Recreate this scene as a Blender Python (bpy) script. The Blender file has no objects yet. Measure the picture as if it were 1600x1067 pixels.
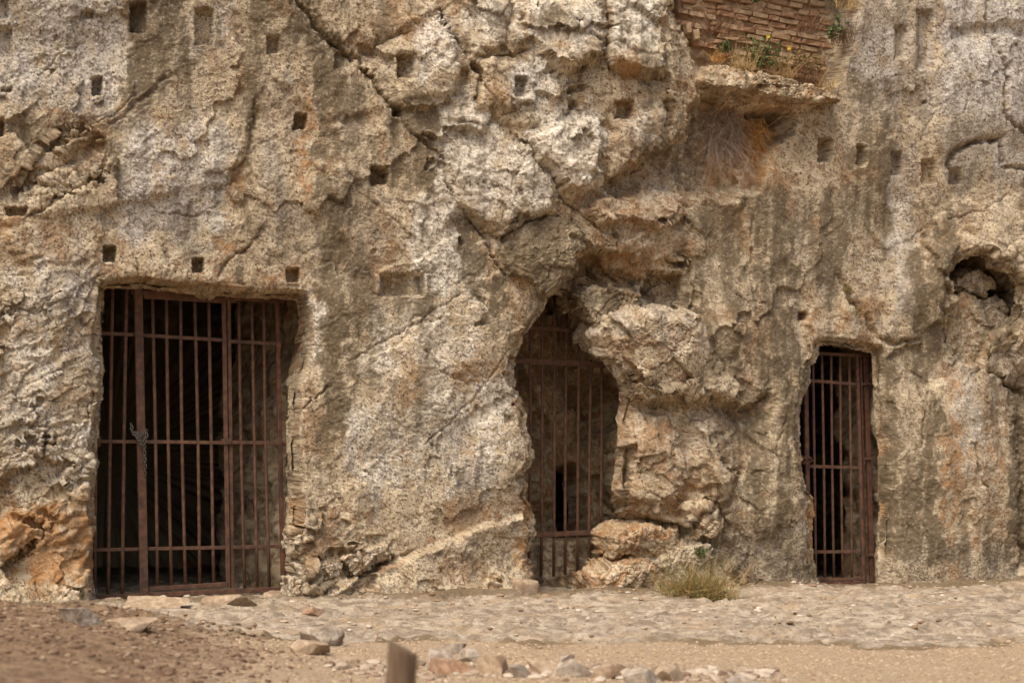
import bpy, bmesh, math, random
import numpy as np
from mathutils import Vector, Matrix

# ------------------------------------------------------------------ camera, sky, sun, exposure
sc = bpy.context.scene
COL = sc.collection
FP = 3010.0            # focal length in photograph pixels (1600 wide)
HZ = 740.0             # horizon row
ZC = 0.90              # eye height
cam = bpy.data.cameras.new('camera')
cam_o = bpy.data.objects.new('camera', cam)
COL.objects.link(cam_o)
cam.sensor_width = 36.0
cam.lens = FP / 1600 * 36.0
cam_o.location = (0, 0, ZC)
cam_o.rotation_euler = (math.pi / 2, 0, 0)
cam.shift_y = (HZ - 533.5) / 1600.0
cam.clip_start, cam.clip_end = 0.1, 500
cam.dof.use_dof = True
cam.dof.focus_distance = 14.4
cam.dof.aperture_fstop = 2.5
sc.camera = cam_o

world = bpy.data.worlds.new('World')
sc.world = world
world.use_nodes = True
wn = world.node_tree
sky = wn.nodes.new('ShaderNodeTexSky')
sky.sky_type = 'NISHITA'
sky.sun_disc = False
SUN_EL, SUN_AZ = 58.0, 215.0          # azimuth: compass-like, measured from +Y towards +X
sky.sun_elevation = math.radians(SUN_EL)
sky.sun_rotation = math.radians(SUN_AZ)
sky.air_density = 1.0
sky.dust_density = 6.0
sky.ozone_density = 0.3
wn.links.new(sky.outputs[0], wn.nodes['Background'].inputs[0])
wn.nodes['Background'].inputs[1].default_value = 0.092

sun = bpy.data.lights.new('sun', 'SUN')
sun.energy = 1.5
sun.angle = math.radians(46)
sun.color = (1.0, 0.95, 0.87)
sun_o = bpy.data.objects.new('sun', sun)
COL.objects.link(sun_o)
_e, _a = math.radians(SUN_EL), math.radians(SUN_AZ)
sdir = Vector((math.sin(_a) * math.cos(_e), math.cos(_a) * math.cos(_e), math.sin(_e)))
sun_o.rotation_euler = sdir.to_track_quat('Z', 'Y').to_euler()
sun_o.location = sdir * 30

vs = sc.view_settings
vs.view_transform = 'Standard'
vs.look = 'None'
vs.gamma = 1
vs.exposure = 0.92
sc.cycles.max_bounces = 6
sc.cycles.diffuse_bounces = 3

rnd = random.Random(7)
nrs = np.random.RandomState(11)
f32 = np.float32

# ------------------------------------------------------------------ numeric helpers
PERM = np.random.RandomState(3).permutation(4096).astype(np.int32)
GRX = np.cos(np.arange(4096) * 2.399963).astype(f32)
GRY = np.sin(np.arange(4096) * 2.399963).astype(f32)
RN = np.random.RandomState(5).rand(4, 4096).astype(f32)

def hsh(ix, iy, seed=0):
    return PERM[(PERM[(ix + seed * 131) & 4095] + iy) & 4095]

def perlin(x, y, seed=0):
    ix = np.floor(x).astype(np.int32); iy = np.floor(y).astype(np.int32)
    fx = (x - ix).astype(f32); fy = (y - iy).astype(f32)
    u = fx * fx * fx * (fx * (fx * 6 - 15) + 10); v = fy * fy * fy * (fy * (fy * 6 - 15) + 10)
    def g(dx, dy):
        h = hsh(ix + dx, iy + dy, seed)
        return GRX[h] * (fx - dx) + GRY[h] * (fy - dy)
    a = g(0, 0); b = g(1, 0); c = g(0, 1); d = g(1, 1)
    return ((a + (b - a) * u) * (1 - v) + (c + (d - c) * u) * v) * 1.5

def fbm(x, y, octv=4, seed=0, gain=0.5, lac=2.03):
    o = 0; a = 1.0; t = 0
    for i in range(octv):
        o = o + a * perlin(x + 17.3 * i, y - 9.1 * i, seed + i * 7); t += a
        a *= gain; x = x * lac; y = y * lac
    return o / t

def worley(x, y, seed=0, plane=0.0):
    """F1, F2-F1 and a per-cell faceted height"""
    ix = np.floor(x).astype(np.int32); iy = np.floor(y).astype(np.int32)
    f1 = np.full(x.shape, 9, f32); f2 = np.full(x.shape, 9, f32); hh = np.zeros(x.shape, f32)
    for dx in (-1, 0, 1):
        for dy in (-1, 0, 1):
            h = hsh(ix + dx, iy + dy, seed)
            ox = (ix + dx + RN[0][h]) - x; oy = (iy + dy + RN[1][h]) - y
            d = np.sqrt(ox * ox + oy * oy).astype(f32)
            pl = (RN[2][h] - 0.5) + plane * (GRX[(h * 7) & 4095] * ox + GRY[(h * 7) & 4095] * oy)
            near = d < f1
            f2 = np.where(near, f1, np.minimum(f2, d))
            hh = np.where(near, pl, hh)
            f1 = np.where(near, d, f1)
    return f1, f2 - f1, hh.astype(f32)

def sst(a, b, x):
    t = np.clip((x - a) / (b - a), 0, 1)
    return t * t * (3 - 2 * t)

def seg_dist(X, Y, pts, closed=False):
    """distance to a polyline, side sign (+ = left of travel seen with y down -> above when going right), parameter 0..1"""
    n = len(pts); best = np.full(X.shape, 1e9, f32); side = np.zeros(X.shape, f32); par = np.zeros(X.shape, f32)
    L = [0]
    rng = range(n if closed else n - 1)
    for i in rng:
        a = pts[i]; b = pts[(i + 1) % n]; L.append(L[-1] + math.hypot(b[0] - a[0], b[1] - a[1]))
    for k, i in enumerate(rng):
        a = pts[i]; b = pts[(i + 1) % n]
        ex, ey = b[0] - a[0], b[1] - a[1]; l2 = ex * ex + ey * ey + 1e-9
        t = np.clip(((X - a[0]) * ex + (Y - a[1]) * ey) / l2, 0, 1)
        dx = X - (a[0] + ex * t); dy = Y - (a[1] + ey * t)
        d = np.sqrt(dx * dx + dy * dy)
        m = d < best
        best = np.where(m, d, best)
        side = np.where(m, np.sign(ey * dx - ex * dy), side)
        par = np.where(m, (L[k] + t * (L[k + 1] - L[k])) / L[-1], par)
    return best, side, par

def poly_sd(X, Y, pts):
    d, _, _ = seg_dist(X, Y, pts, True)
    ins = np.zeros(X.shape, bool); n = len(pts)
    for i in range(n):
        x0, y0 = pts[i]; x1, y1 = pts[(i + 1) % n]
        if y0 == y1: continue
        c = ((y0 > Y) != (y1 > Y)) & (X < (x1 - x0) * (Y - y0) / (y1 - y0) + x0)
        ins ^= c
    return np.where(ins, d, -d)

# ------------------------------------------------------------------ picture <-> place
KY, Y00 = 0.34, 14.83                      # the cliff stands on the line Y = Y00 + KY * X
CN = math.hypot(1, KY)
DIN = np.array([-KY / CN, 1 / CN, 0.0])    # into the rock
TAN = np.array([1 / CN, KY / CN, 0.0])     # along the cliff

def base_pt(px, py):
    q = (px - 800.0) / FP
    Y = Y00 / (1 - KY * q)
    return q * Y, Y, ZC + (HZ - py) * Y / FP

def plane_pt(px, py, a, b):
    q = (px - 800.0) / FP
    Y = a / (1 - b * q)
    return Vector((q * Y, Y, ZC + (HZ - py) * Y / FP))

def at(px, py, Y):
    return Vector(((px - 800.0) / FP * Y, Y, ZC + (HZ - py) * Y / FP))

def on_ground(px, py, z):
    Y = (ZC - z) * FP / (py - HZ)
    return Vector(((px - 800.0) / FP * Y, Y, z))

# ------------------------------------------------------------------ object helpers
def link(name, me, mat=None, parent=None):
    o = bpy.data.objects.new(name, me)
    COL.objects.link(o)
    if mat is not None and me is not None and len(me.materials) == 0:
        me.materials.append(mat)
    if parent is not None:
        o.parent = parent
    return o

def tag(o, label=None, cat=None, group=None, kind=None):
    if label: o['label'] = label
    if cat: o['category'] = cat
    if group: o['group'] = group
    if kind: o['kind'] = kind
    return o

def empty(name, loc):
    o = bpy.data.objects.new(name, None)
    COL.objects.link(o)
    o.location = loc
    o.empty_display_size = 0.1
    bpy.context.view_layer.update()
    return o

def grid_mesh(name, P, keep=None, attrs=None, smooth=True):
    R, C = P.shape[:2]
    idx = np.arange(R * C, dtype=np.int32).reshape(R, C)
    F = np.stack([idx[:-1, :-1], idx[1:, :-1], idx[1:, 1:], idx[:-1, 1:]], -1).reshape(-1, 4)
    if keep is not None:
        F = F[keep.reshape(-1)]
    return raw_mesh(name, P.reshape(-1, 3), F, attrs, smooth)

def raw_mesh(name, V, F, attrs=None, smooth=True):
    me = bpy.data.meshes.new(name)
    V = np.asarray(V, f32); F = np.asarray(F, np.int32)
    k = F.shape[1]
    me.vertices.add(len(V)); me.vertices.foreach_set('co', V.reshape(-1))
    me.loops.add(F.size); me.loops.foreach_set('vertex_index', F.reshape(-1))
    me.polygons.add(len(F))
    me.polygons.foreach_set('loop_start', np.arange(0, F.size, k, dtype=np.int32))
    me.polygons.foreach_set('use_smooth', np.full(len(F), smooth))
    me.update(calc_edges=True)
    for nm, arr in (attrs or {}).items():
        a = me.attributes.new(nm, 'FLOAT', 'POINT')
        a.data.foreach_set('value', np.asarray(arr, f32).reshape(-1))
    return me

class MB:
    """collects simple shapes into one mesh"""
    def __init__(s): s.v = []; s.f = []
    def add(s, V, F):
        o = len(s.v); s.v += [tuple(p) for p in V]; s.f += [tuple(i + o for i in f) for f in F]
    def tube(s, pts, rad, n=8, cap=True):
        pts = [Vector(p) for p in pts]
        if not hasattr(rad, '__len__'): rad = [rad] * len(pts)
        V = []; F = []; prev = None
        for i, p in enumerate(pts):
            t = (pts[min(i + 1, len(pts) - 1)] - pts[max(i - 1, 0)]).normalized()
            a = prev if prev is not None else (Vector((0, 1, 0)) if abs(t.y) < 0.9 else Vector((1, 0, 0)))
            x = t.cross(a).normalized(); y = x.cross(t).normalized(); prev = y
            for k in range(n):
                an = 2 * math.pi * (k + .5) / n
                V.append(p + (x * math.cos(an) + y * math.sin(an)) * rad[i])
        for i in range(len(pts) - 1):
            for k in range(n):
                F.append((i * n + k, i * n + (k + 1) % n, (i + 1) * n + (k + 1) % n, (i + 1) * n + k))
        if cap:
            F.append(tuple(range(n - 1, -1, -1))); F.append(tuple((len(pts) - 1) * n + k for k in range(n)))
        s.add(V, F)
    def bar(s, a, b, w, d, side=None, bev=0.12):
        """flat bar from a to b: w across (in the gate plane), d deep, with chamfered edges"""
        a = Vector(a); b = Vector(b); t = (b - a).normalized()
        side = Vector(side) if side is not None else Vector((1, 0, 0))
        x = (side - t * side.dot(t)).normalized(); y = x.cross(t).normalized()
        c = min(w, d) * bev
        prof = [(-w/2 + c, -d/2), (w/2 - c, -d/2), (w/2, -d/2 + c), (w/2, d/2 - c), (w/2 - c, d/2), (-w/2 + c, d/2), (-w/2, d/2 - c), (-w/2, -d/2 + c)]
        V = []
        for p in (a, b):
            V += [p + x * u + y * v for u, v in prof]
        F = [(k, (k + 1) % 8, 8 + (k + 1) % 8, 8 + k) for k in range(8)]
        F += [tuple(range(7, -1, -1)), tuple(range(8, 16))]
        s.add(V, F)
    def build(s, name, mat, parent=None, smooth=False):
        me = bpy.data.meshes.new(name)
        me.from_pydata(s.v, [], s.f); me.update()
        if smooth:
            me.polygons.foreach_set('use_smooth', np.ones(len(me.polygons), bool))
        o = link(name, me, mat)
        if parent is not None:
            o.parent = parent
            o.matrix_parent_inverse = Matrix.Translation(-parent_world(parent))
        return o

def parent_world(p):
    v = Vector((0, 0, 0))
    while p is not None:
        v += p.location; p = None if p.parent is None else None
    return v

# ------------------------------------------------------------------ materials
def new_mat(name):
    m = bpy.data.materials.new(name); m.use_nodes = True
    nt = m.node_tree; b = nt.nodes['Principled BSDF']
    return m, nt, b

class N:
    """terse node building"""
    def __init__(s, nt):
        s.nt = nt
        s.co = nt.nodes.new('ShaderNodeNewGeometry').outputs['Position']
    def mapped(s, scale=(1, 1, 1), rot=(0, 0, 0), loc=(0, 0, 0)):
        n = s.nt.nodes.new('ShaderNodeMapping')
        s.nt.links.new(s.co, n.inputs[0])
        n.inputs['Location'].default_value = loc; n.inputs['Rotation'].default_value = rot; n.inputs['Scale'].default_value = scale
        return n.outputs[0]
    def noise(s, scale, det=4, rough=.55, dist=0, co=None):
        n = s.nt.nodes.new('ShaderNodeTexNoise')
        s.nt.links.new(co or s.co, n.inputs['Vector'])
        n.inputs['Scale'].default_value = scale; n.inputs['Detail'].default_value = det
        n.inputs['Roughness'].default_value = rough; n.inputs['Distortion'].default_value = dist
        return n.outputs['Fac']
    def voro(s, scale, feature='DISTANCE_TO_EDGE', co=None, out='Distance'):
        n = s.nt.nodes.new('ShaderNodeTexVoronoi'); n.feature = feature
        s.nt.links.new(co or s.co, n.inputs['Vector']); n.inputs['Scale'].default_value = scale
        return n.outputs[out]
    def warp(s, amount, scale, co=None):
        n = s.nt.nodes.new('ShaderNodeTexNoise'); n.inputs['Scale'].default_value = scale; n.inputs['Detail'].default_value = 2
        s.nt.links.new(co or s.co, n.inputs['Vector'])
        m = s.nt.nodes.new('ShaderNodeVectorMath'); m.operation = 'MULTIPLY_ADD'
        s.nt.links.new(n.outputs['Color'], m.inputs[0]); m.inputs[1].default_value = (amount,) * 3
        s.nt.links.new(co or s.co, m.inputs[2])
        return m.outputs[0]
    def ramp(s, fac, a, b, lo=0.0, hi=1.0):
        n = s.nt.nodes.new('ShaderNodeMapRange'); n.interpolation_type = 'SMOOTHSTEP'
        s.nt.links.new(fac, n.inputs['Value'])
        n.inputs['From Min'].default_value = a; n.inputs['From Max'].default_value = b
        n.inputs['To Min'].default_value = lo; n.inputs['To Max'].default_value = hi
        return n.outputs['Result']
    def math(s, op, a, b=None):
        n = s.nt.nodes.new('ShaderNodeMath'); n.operation = op
        for i, v in enumerate((a, b)):
            if v is None: continue
            if isinstance(v, (int, float)): n.inputs[i].default_value = v
            else: s.nt.links.new(v, n.inputs[i])
        return n.outputs[0]
    def mix(s, fac, a, b, blend='MIX'):
        n = s.nt.nodes.new('ShaderNodeMix'); n.data_type = 'RGBA'; n.blend_type = blend
        if isinstance(fac, (int, float)): n.inputs[0].default_value = fac
        else: s.nt.links.new(fac, n.inputs[0])
        for i, v in ((6, a), (7, b)):
            if isinstance(v, tuple): n.inputs[i].default_value = (*v, 1)
            else: s.nt.links.new(v, n.inputs[i])
        return n.outputs[2]
    def attr(s, name):
        n = s.nt.nodes.new('ShaderNodeAttribute'); n.attribute_name = name
        return n.outputs['Fac']
    def bump(s, h, dist, strength=1.0, prev=None):
        n = s.nt.nodes.new('ShaderNodeBump'); n.inputs['Distance'].default_value = dist; n.inputs['Strength'].default_value = strength
        s.nt.links.new(h, n.inputs['Height'])
        if prev is not None: s.nt.links.new(prev, n.inputs['Normal'])
        return n.outputs[0]

def srgb(r, g, b):
    f = lambda c: (c / 255 / 12.92) if c / 255 <= 0.04045 else ((c / 255 + 0.055) / 1.055) ** 2.4
    return (f(r), f(g), f(b))

def rock_material():
    m, nt, b = new_mat('limestone')
    n = N(nt)
    fine = n.noise(62, 4, .74)
    grit = n.noise(150, 2, .6)
    tone = n.attr('tone'); grey = n.attr('greyf')
    bare = n.math('MULTIPLY', n.ramp(n.attr('patinaf'), .1, .8, 1.0, .28), n.ramp(n.noise(2.3, 2, .5), .38, .60, .55, 1.0))
    col = n.mix(tone, srgb(184, 163, 130), srgb(226, 209, 178))
    col = n.mix(n.attr('brown'), col, srgb(152, 114, 74))
    col = n.mix(grey, col, n.mix(tone, srgb(150, 140, 124), srgb(196, 186, 170)))
    col = n.mix(n.attr('palef'), col, n.mix(grey, n.mix(tone, srgb(228, 215, 192), srgb(250, 243, 226)), srgb(214, 208, 198)))
    col = n.mix(n.attr('film'), col, srgb(98, 74, 50))
    col = n.mix(n.attr('ochref'), col, n.mix(n.ramp(fine, .35, .65), srgb(170, 112, 58), srgb(202, 154, 98)))
    col = n.mix(n.attr('patinaf'), col, n.mix(tone, srgb(82, 71, 53), srgb(114, 98, 75)))
    col = n.mix(n.math('MULTIPLY', bare, n.math('MULTIPLY', n.ramp(fine, .54, .68), .55)), col, srgb(88, 68, 48))
    col = n.mix(n.math('MULTIPLY', bare, n.math('MULTIPLY', n.ramp(fine, .46, .32), .50)), col, srgb(226, 208, 186))
    col = n.mix(n.math('MULTIPLY', bare, n.math('MULTIPLY', n.ramp(grit, .54, .66), .38)), col, srgb(84, 62, 40))
    col = n.mix(n.math('MULTIPLY', bare, n.math('MULTIPLY', n.ramp(grit, .46, .36), .26)), col, srgb(236, 216, 188))
    nt.links.new(col, b.inputs['Base Color'])
    b.inputs['Roughness'].default_value = .93
    b.inputs['Specular IOR Level'].default_value = .2
    nt.links.new(n.bump(n.math('MULTIPLY', bare, n.math('ADD', fine, n.math('MULTIPLY', grit, .45))), .020, .9), b.inputs['Normal'])
    return m

def rock_masks(s, z, pat, och, pal, gry=0.0, flake=1.0):
    """stain and flake masks of the weathered limestone, from its own coordinates in metres"""
    s = np.asarray(s, f32); z = np.asarray(z, f32)
    streak = fbm(s * 7, z * 1.0, 4, 201, .6)
    mid = fbm(s * 5, z * 5, 4, 211, .6)
    g14 = fbm(s * 13, z * 13, 4, 221, .68)
    g30 = fbm(s * 32, z * 32, 3, 231, .7)
    wa, wb = fbm(s * 9, z * 9, 3, 241), fbm(s * 9, z * 9, 3, 251)
    _, e1, c1 = worley(s * 17 + wa * 1.3, z * 15 + wb * 1.3, 261)
    _, e2, _ = worley(s * 38 + wb * 1.5 + g14, z * 34 + wa * 1.5, 271)
    patf = sst(.24, .68, pat + .62 * streak + .30 * mid + .30 * g14 + .26 * g30)
    patf = patf * (1 - .65 * sst(.20, .42, g30 + .3 * g14)) * .96
    ochf = sst(.25, .85, och + .55 * g14 + .35 * mid) * .85
    palf = sst(.16, .52, pal + .40 * g14 + .35 * mid + .25 * streak + .25 * g30) * .85
    g60 = fbm(s * 62, z * 62, 2, 291, .7)
    film = (1 - sst(.02, .16, e1 + .16 * g30)) * sst(-.10, .25, mid + .5 * g14) * .75
    film = np.maximum(film, (1 - sst(.05, .28, e2)) * sst(-.05, .25, g14 + .4 * mid) * .7)
    film = np.maximum(film, sst(.05, .22, .55 * g30 + .55 * g60 + .25 * g14 - .06 * pal) * .92) * flake
    brown = sst(.0, .28, fbm(s * 2.6, z * 2.2, 4, 281, .6) + .35 * g14) * .68
    tone = np.clip(.5 + .8 * mid + .55 * g30 + .4 * c1, 0, 1)
    greyf = sst(.15, .75, gry + .5 * streak + .4 * mid + .25 * g14) * .85
    return {'patinaf': patf, 'ochref': ochf, 'palef': palf, 'film': film * (1 - .7 * patf), 'brown': brown * (1 - .6 * greyf), 'tone': tone, 'greyf': greyf}

def simple_mat(name, c1, c2, scale=20, rough=.9, bump=.004, c3=None, thr=(.4, .65), bscale=None, spec=.2, metal=0):
    m, nt, b = new_mat(name); n = N(nt)
    col = n.mix(n.ramp(n.noise(scale, 6, .65), *thr), c1, c2)
    if c3 is not None:
        col = n.mix(n.math('MULTIPLY', n.ramp(n.noise(scale * .35, 5, .65), .5, .68), .8), col, c3)
    nt.links.new(col, b.inputs['Base Color'])
    b.inputs['Roughness'].default_value = rough; b.inputs['Specular IOR Level'].default_value = spec
    b.inputs['Metallic'].default_value = metal
    if bump:
        nt.links.new(n.bump(n.noise(bscale or scale * 3, 5, .65), bump), b.inputs['Normal'])
    return m

ROCK = rock_material()
IRON = simple_mat('rusted_iron', srgb(88, 63, 50), srgb(116, 84, 64), 26, .85, .0015, srgb(70, 56, 50), bscale=160, spec=.3)
IRON_D = simple_mat('rusted_iron_dark', srgb(88, 58, 46), srgb(114, 78, 60), 18, .85, .0015, srgb(72, 52, 44), bscale=160, spec=.3)
STEEL = simple_mat('dull_chain_steel', srgb(96, 90, 84), srgb(132, 124, 116), 60, .55, .0005, srgb(100, 72, 54), metal=.6, spec=.4)

# ================================================================== THE CLIFF
def tri_uv(V, Nn):
    """two surface coordinates in metres that do not stretch on side or top faces"""
    s_ = V @ TAN; d_ = V @ DIN; z_ = V[..., 2]
    a = np.abs(Nn @ TAN); b = np.abs(Nn @ DIN); c = np.abs(Nn[..., 2])
    side = (a > b * 1.15) & (a >= c); top = (c > b * 1.15) & (c > a)
    u = np.where(side, d_ * 1.0 + 11.3, s_); v = np.where(top, d_ + 7.7, z_)
    return u.astype(f32), v.astype(f32)

def grid_normals(V, wrap=False):
    if wrap:
        du = np.roll(V, -1, 1) - np.roll(V, 1, 1)
    else:
        du = np.gradient(V, axis=1)
    dv = np.gradient(V, axis=0)
    n_ = np.cross(du, dv); n_ /= np.linalg.norm(n_, axis=-1, keepdims=True) + 1e-12
    return n_

def relief(u, v, kb, ks, seed, tilt=0.6):
    """broken-rock relief in metres: tilted facets of several sizes, their open joints, and grit"""
    wa, wb = fbm(u * 3, v * 3, 3, seed), fbm(u * 3, v * 3, 3, seed + 9)
    c, q = math.cos(tilt), math.sin(tilt)
    U = u * c + v * q; W = -u * q + v * c
    _, e1, h1 = worley(U * 2.3 + wa * .35, W * 3.4 + wb * .35, seed + 1, 1.3)
    _, e2, h2 = worley(U * 5.5 + wb * .4, W * 8.0 + wa * .4, seed + 2, 1.3)
    _, e3, h3 = worley(U * 15 + wa * .8, W * 19 + wb * .8, seed + 3, 1.4)
    _, e4, h4 = worley(U * 36 + wb, W * 42 + wa, seed + 4, 1.4)
    gate = sst(-.15, .25, fbm(u * 1.1, v * 1.1, 2, seed + 5))
    D = kb * (.060 * h1 + .026 * h2 - .018 * np.exp(-(e1 / .04) ** 2) * gate - .012 * np.exp(-(e2 / .06) ** 2) * gate)
    D = D + ks * (.0105 * h3 + .0052 * h4 - .006 * np.exp(-(e3 / .10) ** 2) * gate)
    D = D + (.0040 + .004 * ks) * fbm(u * 13, v * 13, 3, seed + 6, .6) + .0055 * fbm(u * 42, v * 42, 2, seed + 7)
    return D.astype(f32)

def axis(lo, hi, step, out_lo, out_hi, grow=1.12, cap=45):
    mid = list(np.arange(lo, hi + .01, step))
    a = []; x = lo; st = step
    while x > out_lo:
        st = min(st * grow, cap); x -= st; a.append(x)
    c = []; x = mid[-1]; st = step
    while x < out_hi:
        st = min(st * grow, cap); x += st; c.append(x)
    return np.array(a[::-1] + mid + c, f32)

CX = axis(-30, 1640, 1.5, -1500, 2900)
CY = axis(-24, 958, 1.5, -760, 1060)
PXg, PYg = np.meshgrid(CX, CY)
BX, BY, BZ = base_pt(PXg, PYg)
S = (BX * CN).astype(f32); Z = BZ.astype(f32)
PX0, PY0 = PXg, PYg
wx = fbm(S * 5, Z * 5, 3, 40); wy = fbm(S * 5, Z * 5, 3, 50)
wx2 = fbm(S * 22, Z * 22, 2, 60); wy2 = fbm(S * 22, Z * 22, 2, 70)
def win(x0, y0, x1, y1):
    a, b = np.searchsorted(CX, [x0, x1]); c, d = np.searchsorted(CY, [y0, y1])
    return (slice(max(c - 1, 0), d + 1), slice(max(a - 1, 0), b + 1))

def winf(x0, y0, x1, y1):
    return win(x0 - 75, y0 - 75, x1 + 75, y1 + 75)

def pbox(pts, m):
    xs = [p[0] for p in pts]; ys = [p[1] for p in pts]
    return winf(min(xs) - m, min(ys) - m, max(xs) + m, max(ys) + m)

def plate(pts, h, edge=10, gx=0.0, gy=0.0, dome=0.0):
    """a raised or sunk plate with an outline; gx, gy tilt it (metres per 100 px)"""
    w = pbox(pts, 30)
    sd = poly_sd(QX[w], QY[w], pts)
    cx = sum(p[0] for p in pts) / len(pts); cy = sum(p[1] for p in pts) / len(pts)
    m = sst(-edge * .15, edge, sd)
    dm = dome * (1 - np.exp(-np.maximum(sd, 0) / 28.0)) if dome else 0
    H[w] += (h + gx * (PXg[w] - cx) / 100 + gy * (PYg[w] - cy) / 100 + dm) * m

def crack(pts, width=3.0, depth=.06, taper=True):
    w = pbox(pts, 40)
    d, s, t = seg_dist(QX[w], QY[w], pts)
    k = np.exp(-(d / width) ** 2)
    if taper: k = k * np.clip(np.minimum(t, 1 - t) * 9 + .25, 0, 1)
    H[w] -= (depth * k * (.75 + .6 * fbm(S[w] * 9, Z[w] * 9, 2, 5))).astype(f32)

def step(pts, up=.05, dn=.05, du=60, dd=45, sharp=2.0):
    """going left to right: the rock above the line stands out, below it is set back"""
    w = pbox(pts, max(du, dd) * 2)
    d, s, t = seg_dist(QX[w], QY[w], pts)
    e = sst(0, .12, t) * sst(0, .12, 1 - t)
    sg = d * s
    a = up * np.exp(-np.maximum(sg, 0) / du) * sst(-sharp, sharp, sg)
    b = -dn * np.exp(-np.maximum(-sg, 0) / dd) * sst(-sharp, sharp, -sg)
    H[w] += ((a + b) * e).astype(f32)

HOLES = []
def hole(*a):
    HOLES.append(a)

def cut_hole(x0, y0, x1, y1, depth, edge=2.2, skew=0.0, fade_r=0.0, r=3.0):
    w = winf(x0 - 20, y0 - 20, x1 + 20, y1 + 20)
    cx, cy = (x0 + x1) / 2, (y0 + y1) / 2
    X = HX[w] - cx - skew * (HY[w] - cy); Y = HY[w] - cy
    ax = np.abs(X) - (x1 - x0) / 2 + r; ay = np.abs(Y) - (y1 - y0) / 2 + r
    sd = -(np.hypot(np.maximum(ax, 0), np.maximum(ay, 0)) + np.minimum(np.maximum(ax, ay), 0) - r)
    m = sst(-.6, edge, sd)
    dpt = depth * (1 - fade_r * np.clip((X / (x1 - x0) + .5), 0, 1))
    H[w] -= (dpt * m).astype(f32); HOLEM[w] = np.maximum(HOLEM[w], sst(-6, 1, sd))

def blob(cx, cy, rx, ry, amp, p=2.0):
    w = winf(cx - 2.6 * rx, cy - 2.6 * ry, cx + 2.6 * rx, cy + 2.6 * ry)
    q = ((QX[w] - cx) / rx) ** 2 + ((QY[w] - cy) / ry) ** 2
    return w, amp * np.exp(-q ** (p / 2))

def swell(cx, cy, rx, ry, amp, p=2.0):
    w, v = blob(cx, cy, rx, ry, amp, p); H[w] += v.astype(f32)

# --- colour maps (stains with their own outlines)
def stain(A, x0, y0, x1, y1, amp, soft=14):
    """a soft-edged vertical run of stain"""
    w = winf(x0 - 60, y0 - 90, x1 + 60, y1 + 90)
    X = QX[w] + 20 * wx[w]; Y = QY[w] + 26 * wy[w]
    m = sst(-soft, soft, X - x0) * sst(-soft, soft, x1 - X) * sst(-soft * 3, soft, Y - y0) * sst(-soft * 1.5, soft * 4, y1 - Y)
    A[w] = np.maximum(A[w], ((amp + (.10 if A is PAT else 0)) * m).astype(f32)) if amp > 0 else A[w] + (amp * m).astype(f32)

def facets(freq, ang, ax, amp, seed, plane, warp=.25):
    c, s_ = math.cos(ang), math.sin(ang)
    u = (S * c + Z * s_) * freq * ax + wx * warp; v = (-S * s_ + Z * c) * freq + wy * warp
    f1, e, h = worley(u.astype(f32), v.astype(f32), seed, plane)
    return amp * h, e
MOUTH = {
 'l': [(160, 443), (230, 441), (308, 453), (400, 459), (474, 461), (480, 490), (479, 540), (474, 575), (464, 600), (463, 640), (460, 680), (460, 730), (466, 790), (460, 830), (462, 880), (464, 936), (464, 960), (150, 960),
       (146, 935), (143, 900), (147, 850), (146, 810), (143, 770), (150, 720), (146, 700), (150, 680), (153, 650), (158, 610), (158, 570), (155, 540), (156, 480)],
 'm': [(871, 450), (912, 468), (944, 520), (960, 566), (980, 596), (976, 658), (974, 690), (968, 756), (974, 800), (1002, 812), (972, 828), (964, 862), (940, 888), (942, 925), (946, 960), (832, 960),
       (832, 905), (826, 880), (826, 855), (836, 832), (828, 794), (815, 774), (820, 758), (812, 746), (823, 731), (832, 713), (828, 698), (818, 665), (818, 642), (804, 605), (801, 559), (813, 524), (839, 491), (848, 477), (853, 460)],
 'r': [(1279, 535), (1303, 532), (1338, 539), (1374, 546), (1376, 600), (1378, 640), (1384, 700), (1386, 780), (1384, 850), (1382, 912), (1382, 960), (1280, 960), (1279, 917), (1273, 897), (1268, 838), (1270, 803), (1268, 783), (1257, 767), (1246, 730),
       (1248, 717), (1244, 687), (1246, 646), (1251, 618), (1262, 599), (1265, 571), (1277, 553)],
 'h': [(1480, 428), (1494, 406), (1520, 394), (1550, 390), (1558, 412), (1588, 424), (1600, 448), (1592, 496), (1566, 520), (1532, 512), (1504, 482), (1486, 456)],
}
LIPS = {'l': .30, 'm': .13, 'r': .13, 'h': .12}
MSD = HM = None
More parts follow.
